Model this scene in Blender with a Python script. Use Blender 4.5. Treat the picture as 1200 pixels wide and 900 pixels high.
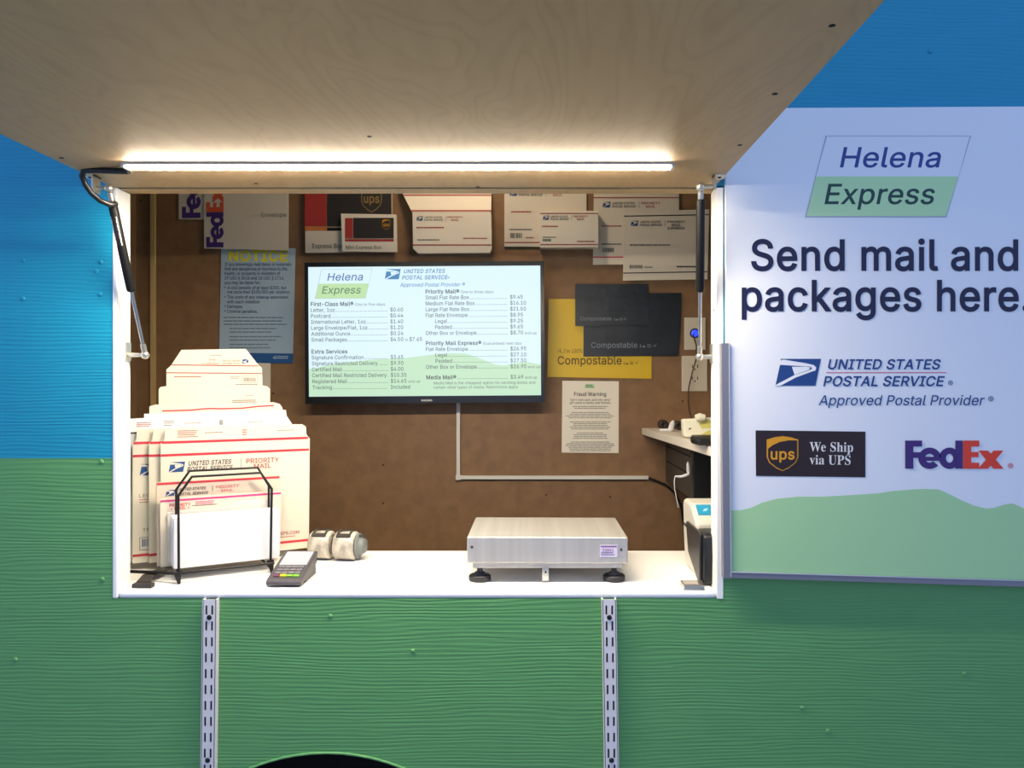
import bpy, bmesh, math, random
from mathutils import Vector, Matrix
from mathutils.geometry import delaunay_2d_cdt
random.seed(7)
SC = bpy.context.scene
COL = SC.collection
for o in list(bpy.data.objects): bpy.data.objects.remove(o)

# ------------------------------------------------------------------ camera, world, exposure
F, CX, CY, D0, EZ = 900.0, 625.0, 452.0, 1.55, 1.50      # focal length in px, principal point, distance to the front wall, eye height
cam = bpy.data.cameras.new('camera'); cam_o = bpy.data.objects.new('camera', cam); COL.objects.link(cam_o)
cam_o.location = (0, -D0, EZ); cam_o.rotation_euler = (math.pi/2, 0, 0)
cam.sensor_fit = 'HORIZONTAL'; cam.sensor_width = 36; cam.lens = 36*F/1200
cam.shift_x = (600-CX)/1200; cam.shift_y = (CY-450)/1200; cam.clip_start = 0.02
SC.camera = cam_o
W_COL, W_STR = (0.40, 0.56, 0.96), 0.98
LED_STR = 320.0
FILL_W = 40.0  # strength of the added, unseen fill light inside the trailer
wd = bpy.data.worlds.new('evening_sky'); SC.world = wd; wd.use_nodes = True
bg = wd.node_tree.nodes['Background']; bg.inputs[0].default_value = (*W_COL, 1); bg.inputs[1].default_value = W_STR
vs = SC.view_settings
SC.display_settings.display_device = 'sRGB'
vs.view_transform = 'Standard'; vs.look = 'None'; vs.exposure = 0.0; vs.gamma = 1.0; vs.use_curve_mapping = False

# ------------------------------------------------------------------ materials
def lin(c): 
    return tuple(((x/255)/12.92 if x/255 <= .04045 else (((x/255)+.055)/1.055)**2.4) for x in c)
MATS = {}
def mat(name, rgb, rough=.6, metal=0., emit=0., spec=.5, bump=None, vary=None, trans=0., coat=0.):
    """plain procedural material; rgb 0..255; bump=(scale xyz, strength, distance); vary=(scale xyz, amount)"""
    if name in MATS: return MATS[name]
    m = bpy.data.materials.new(name); m.use_nodes = True; nt = m.node_tree; p = nt.nodes['Principled BSDF']
    c = (*lin(rgb), 1); p.inputs['Base Color'].default_value = c
    p.inputs['Roughness'].default_value = rough; p.inputs['Metallic'].default_value = metal
    p.inputs['Specular IOR Level'].default_value = spec
    p.inputs['Transmission Weight'].default_value = trans; p.inputs['Coat Weight'].default_value = coat
    if emit:
        p.inputs['Emission Color'].default_value = c; p.inputs['Emission Strength'].default_value = emit
        p.inputs['Base Color'].default_value = (0.02, 0.02, 0.02, 1)
    if bump or vary:
        tc = nt.nodes.new('ShaderNodeTexCoord')
        def noise(scale, detail=4):
            mp = nt.nodes.new('ShaderNodeMapping'); mp.inputs['Scale'].default_value = scale
            nt.links.new(tc.outputs['Object'], mp.inputs[0])
            n = nt.nodes.new('ShaderNodeTexNoise'); n.inputs['Scale'].default_value = 1; n.inputs['Detail'].default_value = detail
            nt.links.new(mp.outputs[0], n.inputs['Vector']); return n
        if vary:
            n = noise(vary[0]); mx = nt.nodes.new('ShaderNodeMixRGB')
            cr = nt.nodes.new('ShaderNodeValToRGB'); cr.color_ramp.elements[0].position = .35; cr.color_ramp.elements[1].position = .65
            nt.links.new(n.outputs['Fac'], cr.inputs[0]); nt.links.new(cr.outputs[0], mx.inputs[0])
            a = vary[1]; mx.inputs[1].default_value = tuple(x*(1-a) for x in c[:3])+(1,); mx.inputs[2].default_value = tuple(min(1, x*(1+a)) for x in c[:3])+(1,)
            nt.links.new(mx.outputs[0], p.inputs['Base Color'])
        if bump:
            n = noise(bump[0]); b = nt.nodes.new('ShaderNodeBump'); b.inputs['Strength'].default_value = bump[1]; b.inputs['Distance'].default_value = bump[2]
            nt.links.new(n.outputs['Fac'], b.inputs['Height']); nt.links.new(b.outputs[0], p.inputs['Normal'])
    MATS[name] = m; return m

def siding_material():
    m = bpy.data.materials.new('painted_siding'); m.use_nodes = True; nt = m.node_tree; N = nt.nodes; L = nt.links; p = N['Principled BSDF']
    tc = N.new('ShaderNodeTexCoord'); sx = N.new('ShaderNodeSeparateXYZ'); L.new(tc.outputs['Object'], sx.inputs[0])
    st = N.new('ShaderNodeMath'); st.operation = 'GREATER_THAN'; st.inputs[1].default_value = EZ-(537-CY)*D0/F
    L.new(sx.outputs['Z'], st.inputs[0])
    # fine worn variation of the paint
    mp0 = N.new('ShaderNodeMapping'); mp0.inputs['Scale'].default_value = (9, 9, 26); L.new(tc.outputs['Object'], mp0.inputs[0])
    n0 = N.new('ShaderNodeTexNoise'); n0.inputs['Scale'].default_value = 1; n0.inputs['Detail'].default_value = 6; L.new(mp0.outputs[0], n0.inputs['Vector'])
    g = N.new('ShaderNodeMixRGB'); g.inputs[1].default_value = (*lin((86, 148, 90)), 1); g.inputs[2].default_value = (*lin((97, 160, 97)), 1); L.new(n0.outputs['Fac'], g.inputs[0])
    bl = N.new('ShaderNodeMixRGB'); bl.inputs[1].default_value = (*lin((9, 138, 174)), 1); bl.inputs[2].default_value = (*lin((12, 150, 184)), 1); L.new(n0.outputs['Fac'], bl.inputs[0])
    mx = N.new('ShaderNodeMixRGB'); L.new(st.outputs[0], mx.inputs[0]); L.new(g.outputs[0], mx.inputs[1]); L.new(bl.outputs[0], mx.inputs[2])
    L.new(mx.outputs[0], p.inputs['Base Color']); p.inputs['Roughness'].default_value = .5
    # embossed cedar grain: warped horizontal ridges
    mp = N.new('ShaderNodeMapping'); mp.inputs['Scale'].default_value = (1.3, 1.3, 6); L.new(tc.outputs['Object'], mp.inputs[0])
    n1 = N.new('ShaderNodeTexNoise'); n1.inputs['Scale'].default_value = 1; n1.inputs['Detail'].default_value = 3; L.new(mp.outputs[0], n1.inputs['Vector'])
    ml = N.new('ShaderNodeMath'); ml.operation = 'MULTIPLY_ADD'; ml.inputs[1].default_value = .07; L.new(n1.outputs['Fac'], ml.inputs[0]); L.new(sx.outputs['Z'], ml.inputs[2])
    fr = N.new('ShaderNodeMath'); fr.operation = 'MULTIPLY'; fr.inputs[1].default_value = 820; L.new(ml.outputs[0], fr.inputs[0])
    sn = N.new('ShaderNodeMath'); sn.operation = 'SINE'; L.new(fr.outputs[0], sn.inputs[0])
    mp2 = N.new('ShaderNodeMapping'); mp2.inputs['Scale'].default_value = (5, 5, 300); L.new(tc.outputs['Object'], mp2.inputs[0])
    n2 = N.new('ShaderNodeTexNoise'); n2.inputs['Scale'].default_value = 1; n2.inputs['Detail'].default_value = 3; L.new(mp2.outputs[0], n2.inputs['Vector'])
    ad = N.new('ShaderNodeMath'); ad.operation = 'MULTIPLY_ADD'; ad.inputs[1].default_value = .17; L.new(sn.outputs[0], ad.inputs[0]); L.new(n2.outputs['Fac'], ad.inputs[2])
    b = N.new('ShaderNodeBump'); b.inputs['Strength'].default_value = .75; b.inputs['Distance'].default_value = .0012
    L.new(ad.outputs[0], b.inputs['Height']); L.new(b.outputs[0], p.inputs['Normal'])
    return m

def plywood_material():
    m = bpy.data.materials.new('plywood'); m.use_nodes = True; nt = m.node_tree; N = nt.nodes; L = nt.links; p = N['Principled BSDF']
    tc = N.new('ShaderNodeTexCoord')
    mp = N.new('ShaderNodeMapping'); mp.inputs['Scale'].default_value = (5.0, 1.7, 1); L.new(tc.outputs['Object'], mp.inputs[0])
    n1 = N.new('ShaderNodeTexNoise'); n1.inputs['Scale'].default_value = 1; n1.inputs['Detail'].default_value = 2.5; n1.inputs['Distortion'].default_value = .6; L.new(mp.outputs[0], n1.inputs['Vector'])
    f = N.new('ShaderNodeMath'); f.operation = 'MULTIPLY'; f.inputs[1].default_value = 130; L.new(n1.outputs['Fac'], f.inputs[0])
    s = N.new('ShaderNodeMath'); s.operation = 'SINE'; L.new(f.outputs[0], s.inputs[0])
    mr = N.new('ShaderNodeMapRange'); mr.inputs['From Min'].default_value = -1; L.new(s.outputs[0], mr.inputs['Value'])
    mp2 = N.new('ShaderNodeMapping'); mp2.inputs['Scale'].default_value = (40, 6, 1); L.new(tc.outputs['Object'], mp2.inputs[0])
    n2 = N.new('ShaderNodeTexNoise'); n2.inputs['Scale'].default_value = 1; n2.inputs['Detail'].default_value = 6; L.new(mp2.outputs[0], n2.inputs['Vector'])
    a = N.new('ShaderNodeMixRGB'); a.inputs[1].default_value = (*lin((172, 145, 106)), 1); a.inputs[2].default_value = (*lin((186, 159, 119)), 1); L.new(n2.outputs['Fac'], a.inputs[0])
    pw = N.new('ShaderNodeMath'); pw.operation = 'POWER'; pw.inputs[1].default_value = 4; L.new(mr.outputs[0], pw.inputs[0])
    sc = N.new('ShaderNodeMath'); sc.operation = 'MULTIPLY'; sc.inputs[1].default_value = .12; L.new(pw.outputs[0], sc.inputs[0])
    b = N.new('ShaderNodeMixRGB'); L.new(sc.outputs[0], b.inputs[0]); L.new(a.outputs[0], b.inputs[1]); b.inputs[2].default_value = (*lin((128, 104, 72)), 1)
    L.new(b.outputs[0], p.inputs['Base Color']); p.inputs['Roughness'].default_value = .55
    return m

def brushed_material():
    m = bpy.data.materials.new('brushed_steel'); m.use_nodes = True; nt = m.node_tree; N = nt.nodes; L = nt.links; p = N['Principled BSDF']
    tc = N.new('ShaderNodeTexCoord'); mp = N.new('ShaderNodeMapping'); mp.inputs['Scale'].default_value = (70, 1.5, 2); L.new(tc.outputs['Object'], mp.inputs[0])
    n = N.new('ShaderNodeTexNoise'); n.inputs['Scale'].default_value = 1; n.inputs['Detail'].default_value = 2; L.new(mp.outputs[0], n.inputs['Vector'])
    mx = N.new('ShaderNodeMixRGB'); mx.inputs[1].default_value = (*lin((182, 178, 172)), 1); mx.inputs[2].default_value = (*lin((212, 208, 201)), 1)
    L.new(n.outputs['Fac'], mx.inputs[0]); L.new(mx.outputs[0], p.inputs['Base Color'])
    p.inputs['Metallic'].default_value = .55; p.inputs['Roughness'].default_value = .42
    return m
M_SIDING = siding_material(); M_PLY = plywood_material(); M_STEEL = brushed_material()
M_WHITE = mat('white_paint', (246, 245, 242), .45, bump=((14, 14, 14), .15, .002))
M_HARD = mat('brown_hardboard', (136, 102, 70), .6, vary=((26, 26, 26), .10), bump=((300, 300, 300), .08, .001))
M_INNER = mat('interior_panel', (140, 112, 82), .7, vary=((8, 8, 8), .06))
M_PAPER = mat('white_card', (220, 211, 194), .6, vary=((7, 7, 7), .015))
M_PAPER2 = mat('plain_white_paper', (226, 226, 228), .6, vary=((7, 7, 7), .01))
M_KRAFT = mat('grey_card_paper', (224, 214, 197), .65, vary=((8, 8, 8), .02))
M_WP = mat('warm_white_card', (240, 231, 214), .6, vary=((7, 7, 7), .015))
M_RED = mat('red_ink', (196, 46, 62), .6); M_DRED = mat('dull_red_ink', (166, 74, 66), .6); M_PINK = mat('magenta_ink', (206, 62, 128), .6)
M_NAVY = mat('navy_ink', (30, 72, 130), .6); M_GREY = mat('grey_ink', (120, 116, 110), .7); M_DGREY = mat('dark_grey_ink', (62, 60, 62), .7)
M_BLACK = mat('black_plastic', (22, 22, 24), .4); M_BLACKM = mat('black_wire', (20, 18, 17), .45, spec=.4)
M_CHROME = mat('chrome', (222, 222, 222), .12, 1.); M_ALU = mat('aluminium_channel', (136, 136, 146), .4, .5)
M_DARK = mat('dark_void', (12, 12, 12), .9)

# ------------------------------------------------------------------ geometry helpers
def Wp(px, py, d): return Vector(((px-CX)*d/F, d-D0, EZ-(py-CY)*d/F))

class Frame:
    """flat working frame: P(u, v, w) -> world; w is the lift towards the viewer in metres"""
    def __init__(s, o, eu, ev, en, vs=1): s.o, s.eu, s.ev, s.en, s.vs = Vector(o), Vector(eu), Vector(ev), Vector(en), vs
    def P(s, u, v, w=0.): return s.o+u*s.eu+v*s.ev+w*s.en
    def uv(s, px, py):
        c = Vector((0, -D0, EZ)); r = Vector(((px-CX)/F, 1, -(py-CY)/F))
        t = (s.o-c).dot(s.en)/r.dot(s.en); q = c+t*r-s.o
        return (q.dot(s.eu)/s.eu.length_squared, q.dot(s.ev)/s.ev.length_squared)
def flat(d):                                   # wall-parallel frame measured in photograph units at distance d
    k = d/F
    return Frame(Wp(0, 0, d), (k, 0, 0), (0, 0, -k), (0, -1, 0), -1)
YAW = math.radians(30)
def rackf(k):                                  # vertical frame of the yawed envelope rack, k metres behind its front loop
    return Frame((-.744-math.sin(YAW)*k, 1.61-D0+math.cos(YAW)*k, EZ), (math.cos(YAW), math.sin(YAW), 0), (0, 0, 1), (math.sin(YAW), -math.cos(YAW), 0))

_glyph, _char = {}, {}
def fill_char(sps, k, bold, res):
    """flatten a letter's outlines, fatten them by `bold`, fill by winding number"""
    loops = []
    ar = lambda q: sum(a[0]*b[1]-b[0]*a[1] for a, b in zip(q, q[1:]+q[:1]))/2
    for sp in sps:
        pts = []
        for p, q in zip(sp, sp[1:]+sp[:1]):
            a, b, c, d = Vector(p[2:4]), Vector(p[4:6]), Vector(q[0:2]), Vector(q[2:4])
            st = (b-a).length < .004 and (c-d).length < .004
            n = 1 if st else res+1
            for i in range(n):
                t = i/n; w = a*(1-t)**3+3*b*t*(1-t)**2+3*c*t*t*(1-t)+d*t**3
                if not pts or (w*k-pts[-1]).length > .002: pts.append(w*k)
        while len(pts) > 3 and (pts[0]-pts[-1]).length < .002: pts.pop()
        loops.append(pts)
    sg = 1 if ar(max(loops, key=lambda q: abs(ar(q)))) > 0 else -1
    if bold:
        out = []
        for q in loops:
            r = []
            for i, p in enumerate(q):
                e0, e1 = (p-q[i-1]).normalized(), (q[(i+1) % len(q)]-p).normalized()
                n0, n1 = Vector((e0.y, -e0.x))*sg, Vector((e1.y, -e1.x))*sg
                m = n0+n1
                r.append(p+(m*(bold*2/max(m.length_squared, .9))))
            out.append(r)
        loops = out
    allv, ed = [], []
    for q in loops:
        n = len(allv); allv += q; ed += [(n+i, n+(i+1) % len(q)) for i in range(len(q))]
    V, _, Fs, _, _, _ = delaunay_2d_cdt(allv, ed, [], 0, 1e-6)
    keep = []
    for f in Fs:
        c = sum((V[i] for i in f), Vector((0, 0)))/len(f); wn = 0
        for q in loops:
            for a, b in zip(q, q[1:]+q[:1]):
                if (a.y <= c.y) != (b.y <= c.y):
                    t = (b.x-a.x)*(c.y-a.y)-(c.x-a.x)*(b.y-a.y)
                    if b.y > a.y and t > 0: wn += 1
                    elif b.y <= a.y and t < 0: wn -= 1
        if wn*1 != 0: keep.append(tuple(f))
    return [(v.x, v.y) for v in V], keep
def load_outlines(txt):
    G = {}
    for ln in txt.strip('\n').split('\n'):
        adv, *sps = ln[1:].split('|')
        G[ln[0]] = (int(adv)/1000, [[tuple(int(q)/1000 for q in p.split(',')) for p in sp.split(';')] for sp in sps if sp])
    return G
FONTS = {}
def glyphs(s, bold, res, font='sans'):
    """outline lettering filled to a mesh; cap height = 0.7 of the size"""
    key = (s, bold, res, font)
    if key not in _glyph:
        if not FONTS: FONTS['sans'] = load_outlines(SANS); FONTS['serif'] = load_outlines(SERIF)
        G = FONTS[font]; k = .70/max(p[3] for p in G['I' if font == 'sans' else 'U'][1][0])
        V, P, x = [], [], 0
        for ch in s:
            adv, sps = G.get(ch, (.2, []))
            if sps:
                gk = (ch, bold, res, font)
                if gk not in _char: _char[gk] = fill_char(sps, k, bold, res)
                n = len(V); V += [(x+p[0], p[1]) for p in _char[gk][0]]; P += [tuple(n+q for q in f) for f in _char[gk][1]]
            x += adv*k+bold*1.2
        _glyph[key] = (V, P)
    return _glyph[key]

class MB:
    def __init__(s): s.v, s.f, s.m, s.sm, s.mats = [], [], [], [], []
    def mi(s, m):
        if m not in s.mats: s.mats.append(m)
        return s.mats.index(m)
    def add(s, V, Fs, m, smooth=False):
        b = len(s.v); s.v += [Vector(v) for v in V]; i = s.mi(m)
        for f in Fs: s.f.append([b+k for k in f]); s.m.append(i); s.sm.append(smooth)
        return s
    def box(s, lo, hi, m, mtx=None):
        V = [Vector((x, y, z)) for x in (lo[0], hi[0]) for y in (lo[1], hi[1]) for z in (lo[2], hi[2])]
        if mtx is not None: V = [mtx @ v for v in V]
        return s.add(V, [(0, 1, 3, 2), (4, 6, 7, 5), (0, 4, 5, 1), (2, 3, 7, 6), (0, 2, 6, 4), (1, 5, 7, 3)], m)
    def prism(s, P, ext, m):
        n = len(P); P = [Vector(p) for p in P]; Q = [p+Vector(ext) for p in P]
        return s.add(P+Q, [tuple(range(n)), tuple(range(2*n-1, n-1, -1))]+[(i, i+n, (i+1) % n+n, (i+1) % n) for i in range(n)], m)
    def slab(s, fr, pts, th, m, lift=0.):          # outline in a frame, thickness th behind the face
        return s.prism([fr.P(u, v, lift) for u, v in pts], -th*fr.en.normalized(), m)
    def poly(s, fr, pts, m, lift=.0006): return s.add([fr.P(u, v, lift) for u, v in pts], [tuple(range(len(pts)))], m)
    def rect(s, fr, u0, v0, u1, v1, m, lift=.0006): return s.poly(fr, [(u0, v0), (u1, v0), (u1, v1), (u0, v1)], m, lift)
    def text(s, fr, st, u, v, size, m, width=None, bold=0., shear=0., rot=0., align='L', lift=.0009, res=2, flip=False, font='sans'):
        V, P = glyphs(st, bold, res, font)
        if not V: return s
        x0 = min(p[0] for p in V); x1 = max(p[0] for p in V); sx = size
        if width: sx = width/(x1-x0)
        wd_ = (x1-x0)*sx; off = {'L': 0, 'C': -wd_/2, 'R': -wd_}[align]; ca, sa = math.cos(rot), math.sin(rot)
        out = []
        for x, y in V:
            a = (x-x0)*sx+y*size*shear+off; b = y*size
            if flip: a, b = -a, -b
            a, b = a*ca-b*sa, a*sa+b*ca
            out.append(fr.P(u+a, v+b*fr.vs, lift))
        return s.add(out, P, m)
    def bars(s, fr, u0, u1, vlist, h, m, lift=.0007, jag=.25, align='L'):   # rows too small to read
        for v in vlist:
            w = (u1-u0)*(1-random.random()*jag); a = u0 if align == 'L' else (u0+u1-w)/2
            e = a+w
            while a < e:
                k = min((u1-u0)*random.uniform(.05, .16), e-a); s.rect(fr, a, v, a+k, v+h, m, lift); a += k+(u1-u0)*.010
        return s
    def barcode(s, fr, u0, v0, u1, v1, m):
        u = u0; st = (u1-u0)/26
        while u < u1-st: k = st*random.choice((.5, .8, 1.3)); s.rect(fr, u, v0, u+k, v1, m); u += k+st*random.choice((.6, .9))
        return s
    def tube(s, P, r, m, n=10, caps=True, closed=False):
        P = [Vector(p) for p in P]; R = r if isinstance(r, (list, tuple)) else [r]*len(P); V, Fs = [], []; N = len(P); up = None
        for i, p in enumerate(P):
            a = P[i-1] if (i > 0 or closed) else p; b = P[(i+1) % N] if (i < N-1 or closed) else p
            t1 = (p-a).normalized() if (p-a).length > 0 else None; t2 = (b-p).normalized() if (b-p).length > 0 else None
            t = ((t1 or t2)+(t2 or t1)).normalized()
            if up is None: up = t.orthogonal().normalized()
            up = (up-t*up.dot(t)).normalized(); sd = t.cross(up)
            V += [p+R[i]*(math.cos(2*math.pi*k/n)*up+math.sin(2*math.pi*k/n)*sd) for k in range(n)]
        for i in range(N if closed else N-1):
            j = (i+1) % N
            Fs += [(i*n+k, i*n+(k+1) % n, j*n+(k+1) % n, j*n+k) for k in range(n)]
        s.add(V, Fs, m, True)
        if caps and not closed: s.add(V[:n], [tuple(reversed(range(n)))], m); s.add(V[-n:], [tuple(range(n))], m)
        return s
    def lathe(s, c, axis, prof, m, n=24):           # prof: (along axis, radius)
        ax = Vector(axis).normalized()
        return s.tube([Vector(c)+ax*a for a, r in prof], [max(r, 1e-5) for a, r in prof], m, n) if len(set(a for a, r in prof)) == len(prof) else s._lathe(c, ax, prof, m, n)
    def _lathe(s, c, ax, prof, m, n):
        u = ax.orthogonal().normalized(); w = ax.cross(u); V, Fs = [], []
        for a, r in prof: V += [Vector(c)+ax*a+r*(math.cos(2*math.pi*k/n)*u+math.sin(2*math.pi*k/n)*w) for k in range(n)]
        for i in range(len(prof)-1): Fs += [(i*n+k, i*n+(k+1) % n, (i+1)*n+(k+1) % n, (i+1)*n+k) for k in range(n)]
        b = len(s.v); s.add(V, Fs, m, True); return s
    def ball(s, c, r, m, n=14):
        c = Vector(c); V, Fs = [], []; h = n//2
        for i in range(h+1):
            a = math.pi*i/h
            V += [c+r*Vector((math.sin(a)*math.cos(2*math.pi*k/n), math.sin(a)*math.sin(2*math.pi*k/n), math.cos(a))) for k in range(n)]
        for i in range(h): Fs += [(i*n+k, i*n+(k+1) % n, (i+1)*n+(k+1) % n, (i+1)*n+k) for k in range(n)]
        return s.add(V, Fs, m, True)
    def build(s, name, parent=None, bevel=0., seg=2):
        me = bpy.data.meshes.new(name)
        ref = s.v[0] if False else (sum(s.v, Vector())/len(s.v))
        zmin = min(v.z for v in s.v); org = Vector((ref.x, ref.y, zmin))
        if parent is not None: org = parent.matrix_world.translation.copy() if parent.matrix_world.translation.length > 0 else parent.location.copy()
        if parent is None and name.startswith(('wall', 'floor', 'ceiling', 'trim')): org = Vector((0, 0, 0))
        me.from_pydata([v-org for v in s.v], [], s.f)
        for m in s.mats: me.materials.append(m)
        me.polygons.foreach_set('material_index', s.m); me.polygons.foreach_set('use_smooth', s.sm); me.update()
        o = bpy.data.objects.new(name, me); COL.objects.link(o)
        if parent is None: o.location = org; o.matrix_world = Matrix.Translation(org)
        else:
            o.parent = parent; o.location = (0, 0, 0); o.matrix_world = Matrix.Translation(org)
            if parent.type == 'EMPTY' or parent.type == 'MESH': o.location = (0, 0, 0)
        if bevel:
            b = o.modifiers.new('bevel', 'BEVEL'); b.width = bevel; b.segments = seg; b.limit_method = 'ANGLE'; b.angle_limit = math.radians(40); b.use_clamp_overlap = True
        return o
def tag(o, label, cat, group=None):
    o['label'] = label; o['category'] = cat
    if group: o['group'] = group
    return o
def thing(name, loc, label, cat, group=None):
    o = bpy.data.objects.new(name, None); COL.objects.link(o); o.location = loc; o.matrix_world = Matrix.Translation(Vector(loc)); o.empty_display_size = .02
    return tag(o, label, cat, group)
def struct(o): o['kind'] = 'structure'; return o
def plabel(o, l): o['label'] = l; return o

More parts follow.
